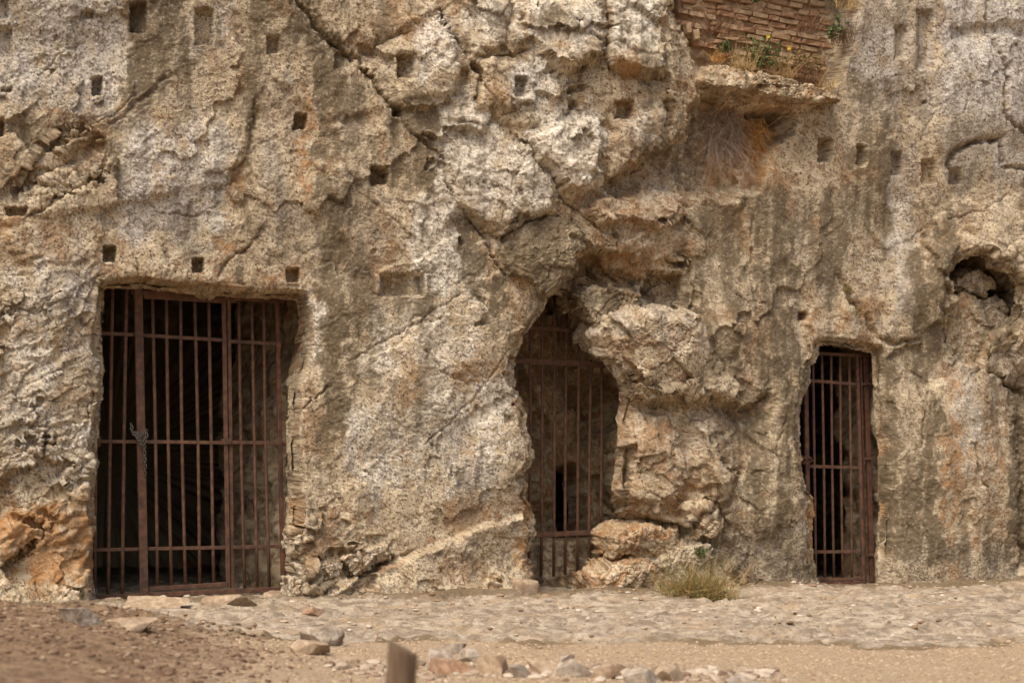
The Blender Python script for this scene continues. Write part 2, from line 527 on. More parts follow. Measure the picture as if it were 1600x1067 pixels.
def carve(dx, dy):
    """the relief H (metres out of the rock) and the stain maps"""
    global H, HOLEM, LIP, PAT, OCH, PAL, GREYM, PXg, PYg, QX, QY, HX, HY, MSD
    H = np.zeros(PX0.shape, f32); HOLES.clear(); HOLEM = np.zeros(PX0.shape, f32)
    PXg = PX0 + dx; PYg = PY0 + dy
    QX = PXg + wx * 9 + wx2 * 3.5; QY = PYg + wy * 9 + wy2 * 3.5      # ragged coordinates for natural outlines
    HX = PXg + wx2 * 1.6; HY = PYg + wy2 * 1.6
    PAT = np.full(H.shape, .19, f32); OCH = np.full(H.shape, .09, f32); PAL = np.full(H.shape, .10, f32); GREYM = np.full(H.shape, .10, f32)
    for a in [(190, -20, 300, 190, .62), (300, 60, 385, 160, .30), (372, -20, 412, 560, .42), (405, -20, 500, 120, .40), (498, 60, 545, 700, .66), (545, 120, 600, 380, .50),
              (612, 150, 690, 330, .55), (600, 0, 660, 110, .50), (560, 20, 620, 90, .35), (545, 390, 600, 640, .48), (600, 440, 690, 540, .36), (640, 540, 700, 760, .30),
              (708, 350, 750, 470, .80), (764, 430, 794, 540, .80), (800, 340, 836, 460, .75), (868, 350, 884, 450, .70), (838, 25, 905, 82, .75), (700, 150, 745, 260, .28),
              (165, 190, 215, 330, .40), (230, 330, 330, 420, .22), (0, 180, 60, 330, .28), (770, 20, 810, 120, .30), (955, 20, 990, 110, .35), (1000, 60, 1060, 260, .40), (990, 215, 1060, 300, .50),
              (1085, 320, 1165, 620, .52), (1165, 300, 1245, 900, .50), (1100, 640, 1160, 900, .45), (1245, 300, 1330, 480, .45), (1320, 130, 1400, 420, .42), (1245, 560, 1290, 700, .40),
              (1376, 560, 1402, 905, .80), (1402, 540, 1440, 905, .55), (1440, 640, 1475, 905, .62), (1420, 330, 1490, 600, .48), (1578, 600, 1660, 905, .85), (1480, 420, 1500, 560, .4),
              (1530, 600, 1580, 740, .45), (1510, 480, 1600, 580, .45), (1180, 880, 1290, 930, .5), (1385, 860, 1640, 910, .35), (470, 640, 520, 860, .28), (1290, 330, 1330, 520, .4),
              (960, 640, 985, 800, .3), (1060, 400, 1090, 640, .42), (1600, 180, 1760, 380, .4), (1700, 300, 1800, 900, .6), (-200, 100, -80, 600, .5), (-420, -50, -300, 500, .5)]:
        stain(PAT, *a)
    for a in [(0, 800, 148, 940, .72), (-10, 345, 42, 400, .6), (458, 140, 496, 340, .55), (362, 262, 384, 340, .75), (330, 380, 372, 445, .55), (150, 440, 480, 470, .75), (848, 350, 866, 440, .7),
              (905, 380, 1010, 470, .5), (890, 300, 1000, 370, .35), (1090, 175, 1215, 330, .55), (1264, 780, 1280, 905, .95), (1364, 700, 1378, 880, 1.0), (1475, 660, 1500, 890, .55),
              (1500, 790, 1585, 880, .45), (1484, 520, 1532, 570, .5), (1490, 440, 1580, 520, .45), (925, 820, 1000, 930, .65), (812, 770, 836, 850, .9), (800, 850, 836, 905, .7),
              (600, 850, 700, 875, .5), (690, 805, 800, 850, .5), (1240, 480, 1290, 560, .5), (955, 640, 1000, 800, .42), (1010, 640, 1110, 760, .35), (560, 30, 640, 80, .3), (700, 100, 760, 140, .5),
              (960, 100, 1000, 150, .7), (440, 780, 480, 860, .55), (1040, 820, 1110, 870, .5), (1380, 300, 1600, 330, .25), (60, 190, 170, 290, .35), (470, 830, 600, 900, .25), (1000, 560, 1080, 610, .4), (1070, 120, 1120, 140, .4), (965, 640, 1160, 900, .40), (1470, 560, 1600, 890, .28), (1436, 640, 1452, 900, .5), (1478, 600, 1496, 880, .6), (1545, 640, 1570, 880, .55), (1250, 330, 1262, 480, .4), (1300, 480, 1330, 540, .5), (890, 290, 1090, 480, .42), (560, 40, 700, 170, .22), (480, 780, 620, 900, .25)]:
        stain(OCH, *a, soft=15)
    for a in [(1390, 290, 1412, 500, .30), (1470, -20, 1640, 210, .40), (1330, 60, 1400, 170, .30), (800, 100, 885, 190, .60), (840, 185, 945, 312, .80), (955, -10, 1030, 105, .60), (640, 330, 745, 480, .62), (680, 180, 780, 350, .55), (780, 230, 860, 370, .45), (700, 0, 840, 90, .35), (800, -10, 945, 100, .35), (980, 180, 1045, 240, .4), (660, 600, 800, 720, .4), (1000, 290, 1060, 340, .4),
              (540, 640, 800, 800, .28), (480, 460, 500, 600, .45), (180, 200, 360, 400, .32), (0, 480, 150, 780, .25), (1490, 620, 1530, 760, .25), (640, 40, 720, 150, .40), (700, 150, 760, 330, .45), (990, 640, 1010, 760, .35),
              (1060, 640, 1150, 760, .2), (940, 490, 1060, 560, .25), (1520, 220, 1600, 300, .3), (-40, -20, 200, 190, .36), (220, 0, 370, 120, .2), (0, 420, 150, 560, .25), (560, 480, 760, 620, .28), (1440, 60, 1640, 210, .2)]:
        stain(PAL, *(a[:4] + (a[4] + .12,)), soft=16)
    for a in [(1320, -20, 1460, 240, .65), (1460, -20, 1700, 330, .7), (1376, 230, 1436, 540, .6), (180, 150, 360, 420, .5), (400, 120, 460, 400, .5), (-60, -20, 190, 200, .5), (60, 420, 150, 760, .35), (620, 0, 720, 150, .3),
              (790, 90, 880, 190, .5), (1000, 640, 1100, 900, .25), (1480, 560, 1620, 760, .5), (1190, 300, 1340, 640, .35), (500, 180, 600, 480, .35), (1040, 840, 1280, 930, .5), (1380, 860, 1640, 920, .5), (540, 620, 800, 900, .25)]:
        stain(GREYM, *a, soft=22)
    PAT += (.22 * fbm(S * 2.2, Z * .8, 3, 91)).astype(f32)

    # --- the big masses
    right = sst(1050, 1250, PXg)
    left = 1 - sst(250, 700, PXg)
    H += (.16 * fbm(S * .45 + 3, Z * .45, 3, 11) + .07 * fbm(S * 1.4, Z * 1.4, 3, 21)).astype(f32)
    # strata / fracture facets leaning up to the right on the left, down to the right in the middle
    FA, EA = facets(1.5, .55, .55, .05, 1, 1.1)
    H += FA * (1 - .5 * right)
    H += (.045 * right * fbm(S * 2.6, Z * .45, 3, 81)).astype(f32)            # rain flutes on the right
    # flaky strata on the left jamb mass
    lm = (1 - sst(120, 210, PXg)) * sst(330, 470, PYg)
    uu = (-S * math.sin(.45) + Z * math.cos(.45)) * 9 + wx * 1.2
    H += (lm * .03 * (np.abs((uu % 1) - .5) * 2 - .5) * sst(-.2, .3, fbm(S * 2, Z * 3, 2, 95))).astype(f32)

    # massif between the gates and its proud upper part
    swell(960, 120, 150, 210, .16, 3)
    swell(700, 250, 190, 260, .08, 3)
    swell(60, 600, 130, 330, .10, 3)
    plate([(-60, -30), (440, -30), (500, 60), (560, 110), (615, 175), (500, 190), (420, 120), (380, 240), (360, 290), (150, 330), (30, 350), (-60, 370)], .03, 12)
    # plates of the shattered upper middle
    plate([(470, -20), (690, -20), (690, 20), (640, 48), (560, 84), (515, 66), (485, 30)], 0.034, 15, dome=0.017)
    plate([(640, 52), (690, 22), (716, 66), (722, 110), (712, 150), (620, 168), (585, 128), (566, 88)], 0.031, 15, gx=.05, dome=0.017)
    plate([(690, -20), (800, -20), (800, 82), (745, 88), (715, 62)], 0.050, 13, gy=.03, dome=0.017)
    plate([(800, -20), (946, -20), (946, 90), (918, 100), (884, 113), (860, 92), (826, 70), (800, 80)], 0.087, 13, gy=.04, dome=0.028)
    plate([(952, -20), (1046, -20), (1040, 112), (1010, 122), (980, 112), (954, 100)], 0.093, 13, gy=.04, dome=0.017)
    plate([(1034, -20), (1046, -20), (1068, 90), (1072, 140), (1066, 200), (1048, 262), (1040, 215), (1030, 120)], 0.074, 24, dome=0.022)
    plate([(760, 92), (830, 88), (884, 130), (890, 175), (870, 200), (800, 205), (745, 165), (740, 120)], 0.043, 13, dome=0.022)
    plate([(690, 165), (745, 170), (802, 208), (862, 280), (872, 330), (820, 345), (788, 372), (755, 352), (720, 310), (690, 250), (672, 215)], 0.043, 15, gx=.03, dome=0.028)
    plate([(888, 180), (936, 178), (944, 210), (944, 285), (922, 296), (898, 314), (872, 292), (820, 222), (850, 196)], 0.105, 13, gy=.05, dome=0.039)
    plate([(958, 195), (1030, 160), (1045, 222), (992, 258), (945, 288), (944, 240)], 0.062, 12, dome=0.028)
    plate([(905, 120), (955, 125), (962, 160), (950, 200), (930, 180), (905, 172)], 0.031, 12, dome=0.017)
    plate([(1000, 130), (1040, 125), (1050, 200), (1020, 205), (990, 190)], 0.031, 12, dome=0.011)
    step([(935, 292), (990, 262), (1045, 226), (1070, 205)], .05, .14, 30, 70)
    step([(860, 92), (884, 116), (918, 102), (950, 96)], .03, .10, 20, 30)
    step([(950, 100), (1010, 124), (1045, 114)], .03, .07, 20, 40)
    step([(610, 170), (660, 172), (712, 156)], .03, .05, 30, 40)
    step([(720, 318), (755, 355), (788, 374), (830, 345), (880, 330)], .02, .09, 20, 40)
    crack([(454, -10), (485, 33), (515, 72), (557, 92), (584, 131), (610, 167), (628, 186)], 3.1, 0.098)
    crack([(628, 186), (672, 230), (695, 272), (715, 315), (740, 343), (762, 380), (775, 410), (800, 445)], 2.2, 0.060)
    crack([(735, 340), (748, 352), (764, 376), (768, 396)], 4.3, 0.090)
    crack([(684, 14), (715, 66), (738, 95), (752, 120), (745, 160)], 3.4, 0.112)
    crack([(738, 94), (770, 90), (800, 86), (830, 76)], 2.2, 0.053)
    crack([(557, 88), (600, 68), (640, 48)], 1.9, 0.038)
    crack([(798, 203), (830, 235), (862, 282), (880, 316), (905, 330)], 2.6, 0.083)
    crack([(949, -10), (951, 50), (949, 100), (962, 118)], 2.2, 0.075)
    crack([(1062, 350), (1064, 262), (1080, 200), (1086, 140)], 2.5, 0.060)
    crack([(884, 200), (890, 170), (886, 130)], 1.9, 0.038)
    hole(610, 164, 628, 184, .16, 3)
    # the concave brow over the middle cave
    swell(950, 440, 64, 44, -.17, 3)
    swell(905, 430, 34, 40, -.16, 3)
    step([(900, 372), (935, 398), (975, 425), (1000, 436)], .06, .08, 40, 40)
    plate([(1000, 432), (1022, 428), (1064, 430), (1066, 486), (1004, 488), (994, 470)], -.20, 5, gx=.06)
    swell(1012, 548, 72, 60, .20, 3)
    swell(1000, 370, 85, 60, .13, 3)
    swell(860, 400, 40, 60, .10, 3)
    step([(930, 520), (955, 560), (985, 592), (1030, 612), (1085, 600)], .06, .13, 40, 60)
    step([(905, 470), (940, 478), (985, 486), (1066, 488)], -.03, -.03, 20, 20)
    swell(1000, 640, 60, 24, -.10, 2)
    plate([(966, 640), (1000, 630), (1062, 638), (1076, 680), (1086, 740), (1072, 792), (1030, 812), (988, 800), (962, 768), (968, 720)], .09, 30, gx=.03, gy=.05, dome=.03)
    plate([(1068, 640), (1110, 640), (1158, 652), (1142, 700), (1160, 745), (1132, 792), (1090, 772), (1078, 700)], .05, 30, gy=.04, dome=.02)
    plate([(1066, 556), (1112, 552), (1164, 590), (1178, 628), (1162, 642), (1120, 630), (1074, 616)], .06, 22, gy=.05, dome=.03)
    plate([(950, 300), (1000, 290), (1062, 300), (1072, 342), (1030, 356), (975, 350), (930, 352), (905, 330)], .10, 12, gy=.04, dome=.03)
    swell(1020, 730, 90, 130, .06, 3)
    step([(955, 770), (985, 800), (1030, 812), (1080, 825)], .05, .13, 40, 45)
    swell(985, 810, 30, 12, -.12, 2)
    swell(985, 880, 60, 60, .10, 3)
    swell(1060, 890, 50, 50, .08, 3)
    plate([(1060, 790), (1100, 775), (1125, 790), (1115, 830), (1085, 845), (1060, 830)], .07, 8, dome=.05)
    plate([(1072, 625), (1120, 628), (1165, 645), (1160, 665), (1125, 690), (1080, 660)], -.03, 8, gy=-.05)
    step([(1072, 616), (1120, 628), (1162, 640), (1180, 628), (1202, 610)], .05, .10, 45, 45)
    crack([(1072, 616), (1120, 628), (1164, 641), (1180, 628), (1204, 608)], 3.5, .10)
    crack([(1069, 642), (1095, 665), (1120, 690)], 3, .06)
    crack([(1125, 712), (1140, 732), (1160, 745)], 5, .10)
    crack([(1080, 830), (1095, 805), (1122, 788)], 4, .10)
    crack([(1145, 890), (1154, 905), (1164, 918)], 4, .10)
    crack([(988, 850), (962, 858), (955, 870), (975, 890)], 2.5, .06)
    crack([(1040, 400), (1076, 420), (1085, 470), (1078, 560), (1072, 610)], 3, .06)
    crack([(890, 330), (905, 370), (890, 400), (880, 430)], 3, .06)
    hole(888, 370, 900, 384, .05, 6)
    # right part
    plate([(1066, 165), (1090, 160), (1240, 178), (1236, 214), (1200, 240), (1190, 300), (1130, 320), (1075, 300), (1064, 260)], -.20, 14, gy=.06)
    plate([(1166, 172), (1232, 178), (1212, 204), (1176, 206)], -.26, 7)
    plate([(1084, 150), (1130, 158), (1120, 172), (1092, 176)], -.20, 5)
    swell(1140, 250, 50, 70, .12, 3)
    plate([(1040, -30), (1340, -30), (1330, 60), (1308, 130), (1290, 150), (1190, 134), (1094, 112), (1064, 70)], -.26, 14)
    swell(1600, 130, 130, 170, .06, 3)
    swell(1560, 460, 120, 110, .10, 3)
    swell(1430, 400, 40, 130, .07, 3)
    swell(1150, 600, 60, 250, .06, 3)
    swell(1230, 760, 45, 160, .10, 3)
    swell(1500, 760, 70, 190, .06, 3)
    plate([(1480, 42), (1545, 34), (1640, 28), (1640, 58), (1560, 60), (1490, 66)], -.05, 10, gy=-.06)
    for a in [(1428, 14, 1459, 112, .07, 11), (1395, 38, 1419, 94, .06, 9), (1276, 216, 1296, 254, .17), (1336, 226, 1352, 261, .10, 3), (1390, 236, 1408, 275, .09, 3),
              (1438, 249, 1460, 289, .08, 3), (1480, 262, 1500, 290, .10, 4), (1246, 486, 1262, 502, .12, 4)]:
        hole(*a)
    crack([(1541, -10), (1543, 59), (1574, 108), (1571, 177), (1585, 195), (1640, 240)], 2.6, .07)
    crack([(1480, 262), (1484, 246), (1495, 233), (1515, 223), (1567, 214)], 4.5, .12)
    crack([(1560, 222), (1570, 262), (1610, 266)], 3, .08)
    crack([(1311, 430), (1325, 455), (1341, 481), (1370, 524), (1400, 537), (1440, 528)], 4.5, .09)
    crack([(1546, 574), (1570, 599), (1600, 616), (1640, 660)], 4.5, .12)
    crack([(1520, 690), (1530, 710), (1532, 740), (1546, 768)], 2.4, .05)
    step([(1440, 520), (1500, 470), (1540, 400), (1600, 395)], .05, .06, 40, 60)
    plate([(1470, 430), (1500, 470), (1535, 505), (1560, 515), (1530, 570), (1490, 575), (1468, 520)], -.09, 14, gy=.04)
    swell(1500, 540, 30, 50, -.07, 3)
    crack([(1590, 640), (1598, 760), (1596, 890)], 6, .09)
    step([(1385, 560), (1400, 545), (1440, 535)], .02, .05, 20, 60)
    # left part
    for a in [(202, 4, 229, 53, .15, 2.5, 0, .55), (303, 14, 334, 73, .09, 5), (142, 121, 160, 151, .15), (126, 17, 147, 30, .06, 3), (-20, -6, 14, 31, .08, 4), (-20, 43, 20, 92, .08, 5), (-14, 189, 7, 214, .12),
              (77, 107, 90, 119, .06, 4), (10, 324, 41, 339, .10, 3), (618, 87, 646, 124, .17, 2.5, 0, .3), (415, 55, 437, 86, .07, 5), (457, 178, 478, 204, .15, 2.2, -.15), (577, 263, 604, 290, .17), (717, 107, 732, 135, .08, 4),
              (521, 80, 552, 109, .10, 4, 0, .5), (802, 120, 822, 153, .12, 3), (886, 136, 903, 172, .11, 4, 0, .5), (957, 158, 988, 188, .13, 4), (1035, 154, 1050, 200, .08, 4),
              (160, 384, 181, 411, .15, 2.2), (299, 404, 318, 427, .13, 2.2), (446, 418, 467, 442, .12, 2.4), (592, 427, 663, 464, .07, 2.4), (556, 896, 588, 921, .10, 3), (580, 388, 590, 398, .03, 3), (788, 648, 800, 662, .04, 3)]:
        hole(*a)
    crack([(278, 108), (245, 138), (205, 170), (167, 200)], 3, .035)
    crack([(400, 150), (396, 200), (382, 249), (361, 269), (362, 292)], 2.5, .035)
    step([(361, 290), (366, 262), (384, 248)], .0, .05, 20, 40)
    crack([(36, 347), (85, 315), (134, 288), (170, 262)], 3.5, .06)
    crack([(20, 300), (70, 270), (120, 245), (160, 215)], 3, .05)
    crack([(40, 270), (80, 235), (110, 210)], 3, .05)
    plate([(60, 230), (100, 195), (150, 200), (168, 230), (120, 260), (60, 290), (20, 318), (15, 300)], -.05, 9)
    plate([(75, 235), (100, 205), (128, 204), (135, 225), (100, 245)], .05, 7, dome=.02)
    crack([(534, 573), (584, 543), (643, 511), (711, 465), (740, 452)], 1.5, .02)
    crack([(659, 698), (715, 648), (751, 609), (800, 537)], 1.6, .028)
    crack([(660, 540), (690, 580), (735, 600)], 2.2, .03)
    crack([(450, 660), (480, 630), (520, 600)], 2.2, .035)
    crack([(456, 712), (456, 750), (455, 782)], 2.6, .10)
    for q in [[(215, 150), (180, 176), (140, 196)], [(600, 330), (640, 372), (668, 420)], [(540, 250), (560, 300), (600, 330)], 
              [(20, 130), (60, 118), (100, 84), (140, 62)], [(210, 300), (250, 330), (300, 340), (350, 318)], [(1180, 330), (1170, 420), (1190, 520)], [(1330, 560), (1345, 600)], [(1410, 560), (1450, 610), (1440, 700)],
              [(1500, 90), (1520, 130), (1505, 180)], [(1580, 300), (1540, 330), (1480, 340)], [(1440, 120), (1460, 170), (1440, 220)], [(1230, 640), (1215, 700), (1225, 760)], [(1130, 440), (1165, 470), (1200, 478)]]:
        crack(q, 1.5, .022)
    crack([(340, 436), (352, 412), (385, 385), (420, 350)], 3, .05)
    crack([(218, 436), (212, 412), (200, 390)], 2.2, .03)
    crack([(262, 430), (264, 400), (256, 376)], 2.2, .03)
    crack([(0, 884), (40, 862), (69, 833), (50, 815), (20, 808)], 4.5, .10)
    crack([(69, 833), (90, 815), (60, 800)], 3, .06)
    swell(12, 845, 24, 34, .08, 3)
    crack([(100, 770), (140, 745), (150, 700)], 3, .05)
    for k in range(9):
        y = 470 + k * 34 + rnd.uniform(-8, 8)
        crack([(-10, y + 50), (40, y + 30 + rnd.uniform(-6, 6)), (90, y + 6), (140, y - 14 + rnd.uniform(-10, 10))], 2.0, .014)
    # low apron below the diagonal ledge between the left and middle caves
    plate([(500, 936), (548, 898), (606, 880), (655, 861), (740, 825), (815, 800), (834, 830), (834, 960), (490, 960)], .12, 7, gy=-.05, gx=-.03)
    crack([(590, 882), (606, 878), (655, 860)], 3.5, .07)
    for cx, cy, r, a in [(432, 868, 16, .06), (462, 852, 18, .05), (480, 890, 20, .07), (520, 880, 22, .06), (548, 868, 16, .07), (566, 876, 14, .08), (540, 905, 18, .06), (460, 905, 20, .08), (500, 915, 20, .06), (470, 815, 22, .05), (590, 860, 20, .05)]:
        swell(cx, cy, r, r * .7, a, 4)
    # the foot flares out into the ground
    H += (.10 * sst(870, 950, PYg) * (1 - .6 * right) + .30 * sst(925, 1000, PYg)).astype(f32)
    # above the picture the slope leans back
    H -= (1.1 * np.maximum(Z - 5.9, 0) + .6 * np.maximum(Z - 6.9, 0)).astype(f32)

    # --- the three mouths
    for _ in range(2):                       # no slope steeper than the mesh can carry
        gy_, gx_ = np.gradient(H)
        m = sst(.03, .07, np.hypot(gx_, gy_))
        m = np.clip(blur(m, 5) * 2.2, 0, 1)
        H = H * (1 - m) + blur(H, 5) * m
    for a in HOLES: cut_hole(*a)
    MSD = np.full(H.shape, -50, f32); LIP = np.full(H.shape, .15, f32)
    for k, pts in MOUTH.items():
        w = pbox(pts, 40)
        sd = poly_sd(PXg[w] + wx2[w] * 2.2 + wx[w] * (5 if k == 'm' else 2) + 2, PYg[w] + wy2[w] * 1.6 + wy[w] * (5 if k == 'm' else 2), pts)
        MSD[w] = np.maximum(MSD[w], sd); LIP[w] = np.where(sd > -30, LIPS[k], LIP[w])
    H = H * np.where(MSD > 0, np.exp(-np.maximum(MSD, 0) / 60), 1).astype(f32)
    H -= (.012 * np.exp(-((MSD + 10) / 5.0) ** 2)).astype(f32)
    H -= LIP * sst(-9.0, 4.0, MSD).astype(f32)


def blur(A, n):
    for ax in (0, 1):
        k = np.ones(n) / n
        pad = np.pad(A, [(n // 2, n // 2) if i == ax else (0, 0) for i in (0, 1)], 'edge')
        c = np.cumsum(np.insert(pad, 0, 0, ax).astype(np.float64), ax)
        A = (np.take(c, np.arange(n, c.shape[ax]), ax) - np.take(c, np.arange(0, c.shape[ax] - n), ax))[:A.shape[0], :A.shape[1]] / n
    return A.astype(f32)

DX = np.zeros(PX0.shape, f32); DY = np.zeros(PX0.shape, f32)
for _pass in range(3):
    carve(DX, DY)
    if _pass < 2:
        Hs = blur(blur(np.clip(H, -.6, .6), 13), 13)
        Ps = np.stack([BX, BY, BZ], -1) - Hs[..., None] * DIN
        DX = (800 + FP * Ps[..., 0] / Ps[..., 1] - PX0).astype(f32)
        DY = (HZ - FP * (Ps[..., 2] - ZC) / Ps[..., 1] - PY0).astype(f32)
        far = (PX0 < -200) | (PX0 > 1800) | (PY0 < -200)
        DX[far] = 0; DY[far] = 0

HB = blur(H, 5)
P = np.stack([BX, BY, BZ], -1) - H[..., None] * DIN
NB = grid_normals(np.stack([BX, BY, BZ], -1) - HB[..., None] * DIN)
NB *= np.sign(-(NB @ DIN))[..., None]
UU, VV = tri_uv(P, NB)
RUG = (.13 - .07 * sst(1150, 1300, PXg)).astype(f32)
def rug(pts, amp, soft=30):
    sd = poly_sd(PXg, PYg, pts)
    m = sst(-soft, soft, sd)
    np.copyto(RUG, (RUG * (1 - m) + amp * m).astype(f32))
rug([(860, 360), (900, 290), (1000, 250), (1085, 290), (1100, 450), (1190, 600), (1180, 920), (900, 940), (960, 620), (880, 440)], .62)
rug([(480, -30), (1070, -30), (1070, 300), (900, 330), (780, 360), (680, 260)], .40)
rug([(-60, 440), (160, 440), (150, 960), (-60, 960)], .55)
rug([(400, 770), (600, 820), (620, 890), (500, 950), (420, 950)], .95)
rug([(0, 180), (180, 180), (180, 270), (0, 350)], .7)
rug([(1480, 400), (1600, 380), (1620, 600), (1480, 580)], .7)
rug([(620, 870), (830, 800), (840, 960), (520, 960)], .25, 20)
RUG *= 1 - .85 * np.clip(blur(HOLEM, 9) * 1.6, 0, 1)
KS = .58 * np.clip(.40 + .9 * PAL - .7 * PAT + .55 * RUG - .25 * sst(1150, 1300, PXg) - .5 * blur(HOLEM, 5), .12, 1.25).astype(f32)
RG = relief(UU, VV, RUG, KS, 400, .55) * np.where((PXg > 560) & (PXg < 1250), 0, 1) + relief(UU, VV, RUG, KS, 430, -.7) * np.where((PXg > 560) & (PXg < 1250), 1, 0)
P = P + (RG * (1 - .7 * sst(1, 6, MSD)))[..., None] * NB
keepv = MSD < 5.5
keepf = keepv[:-1, :-1] | keepv[1:, :-1] | keepv[1:, 1:] | keepv[:-1, 1:]
cliff = link('cliff', grid_mesh('cliff', P.astype(f32), keepf, rock_masks(UU, VV, PAT, OCH, PAL, GREYM)), ROCK)
tag(cliff, 'weathered limestone cliff with crevices, cut sockets and three cave mouths', None, None, 'structure')
PROJX = 800 + FP * P[..., 0] / P[..., 1]
PROJY = HZ - FP * (P[..., 2] - ZC) / P[..., 1]

def hit(px, py, r=70):
    """the foremost point of the cliff seen at a pixel"""
    w = win(px - r, py - r, px + r, py + r)
    d = (PROJX[w] - px) ** 2 + (PROJY[w] - py) ** 2
    m = d < 4.5
    if not m.any(): m = d <= d.min()
    q = P[w][m]
    return Vector(q[np.argmin(q[:, 1])])

# --- passages behind the mouths
def masks_of(V, pat, och, pal, gry=0.0):
    V = np.asarray(V)
    return rock_masks(V[..., 0] + .7 * V[..., 1], V[..., 2] + .2 * V[..., 1], pat, och, pal, gry)

def passage(name, pts, hbase, rings, n=260, seed=1, endcap=True):
    L = [0]
    for i in range(len(pts)):
        a, b = pts[i], pts[(i + 1) % len(pts)]; L.append(L[-1] + math.hypot(b[0] - a[0], b[1] - a[1]))
    t = np.linspace(0, L[-1], n, endpoint=False)
    q = pts + [pts[0]]
    x = np.interp(t, L, [p[0] for p in q]); y = np.interp(t, L, [p[1] for p in q])
    cx, cy = (x.min() + x.max()) / 2, (y.min() + y.max()) / 2
    gx0, gy0 = x.copy(), y.copy(); h0 = np.zeros(n)
    for _ in range(3):
        jx = np.clip(np.searchsorted(CX, gx0), 0, len(CX) - 1); jy = np.clip(np.searchsorted(CY, gy0), 0, len(CY) - 1)
        gx0 = x - DX[jy, jx]; gy0 = y - DY[jy, jx]
    ox, oy = gx0 - gx0.mean(), gy0 - gy0.mean(); ol = np.hypot(ox, oy)
    jx = np.clip(np.searchsorted(CX, gx0 + ox / ol * 9), 0, len(CX) - 1); jy = np.clip(np.searchsorted(CY, gy0 + oy / ol * 9), 0, len(CY) - 1)
    h0 = HB[jy, jx].astype(float) * .8
    for _ in range(3): h0 = (h0 + np.roll(h0, 1) + np.roll(h0, -1) + np.roll(h0, 2) + np.roll(h0, -2)) / 5
    bx, by, bz = base_pt(gx0, gy0)
    s = bx * CN; z = bz
    cs, cz = (s.min() + s.max()) / 2, (z.min() + z.max()) / 2
    hs, hz = (s.max() - s.min()) / 2, (z.max() - z.min()) / 2
    ds, dz = (s - cs) / hs, (z - cz) / hz
    V = []
    tt = np.concatenate([np.linspace(rings[i][0], rings[i + 1][0], max(2, int((rings[i + 1][0] - rings[i][0]) / .035)), endpoint=False) for i in range(len(rings) - 1)] + [[rings[-1][0]]])
    for ti in tt:
        e = [np.interp(ti, [r[0] for r in rings], [r[k] for r in rings]) for k in range(1, 5)]
        s2 = s + np.where(ds > 0, e[1], e[0] * 1.0) * np.sign(ds) * sst(0.15, .8, np.abs(ds))
        z2 = z + np.where(dz > 0, e[2], e[3]) * np.sign(dz) * sst(.3, .9, np.abs(dz))
        pl = np.linspace(0, 2 * math.pi, n, endpoint=False)
        a = fbm((np.cos(pl) * 2 + ti * 1.2).astype(f32) * 1.2 + seed, (np.sin(pl) * 2 + ti * 3).astype(f32) * 1.2, 3, seed) * .10
        _, _, a2 = worley((s2 * 5 + z2 * 1.5 + ti * 3).astype(f32), (z2 * 4 - ti * 4 + s2 * 1.1).astype(f32), seed + 3, .9)
        amp = min(1, (ti - rings[0][0]) / .2 + .5)
        nx, nz = ds / np.hypot(ds, dz), dz / np.hypot(ds, dz)
        off = (a + .06 * a2 + .03 * fbm((s2 * 14 + ti * 9).astype(f32), (z2 * 12).astype(f32), 3, seed)) * amp
        s2 = s2 + nx * off; z2 = z2 + nz * off
        base = np.stack([s2 / CN, Y00 + KY * s2 / CN, z2], -1)
        V.append(base + DIN * (ti - hbase - h0 * max(0, 1 - ti / .9))[:, None])
    V = np.array(V)
    R, C = V.shape[:2]
    idx = np.arange(R * C).reshape(R, C); nx_ = np.roll(idx, -1, 1)
    F = np.stack([idx[:-1], nx_[:-1], nx_[1:], idx[1:]], -1).reshape(-1, 4)
    V = V.reshape(-1, 3)
    if endcap:
        c = V[idx[-1]].mean(0)
        V = np.vstack([V, c]); ci = len(V) - 1
        F = np.vstack([F, np.stack([idx[-1], nx_[-1], np.full(C, ci), np.full(C, ci)], -1)[:, :]])
        F = [tuple(f) if f[2] != f[3] else tuple(f[:3]) for f in F.tolist()]
        me = bpy.data.meshes.new(name); me.from_pydata(V.tolist(), [], F); me.update()
        me.polygons.foreach_set('use_smooth', np.ones(len(me.polygons), bool))
        for nm, v in masks_of(V, .25, .3, 0).items():
            a = me.attributes.new(nm, 'FLOAT', 'POINT'); a.data.foreach_set('value', v.astype(f32))
    else:
        me = raw_mesh(name, V, F, masks_of(V, .25, .3, 0))
    return link(name, me, ROCK, cliff)

def shrink(pts, k):
    n = len(pts); out = []
    for i in range(n):
        a, b, c = pts[i - 1], pts[i], pts[(i + 1) % n]
        tx, ty = c[0] - a[0], c[1] - a[1]; l = math.hypot(tx, ty)
        out.append((b[0] - ty / l * k, b[1] + tx / l * k))
    return out

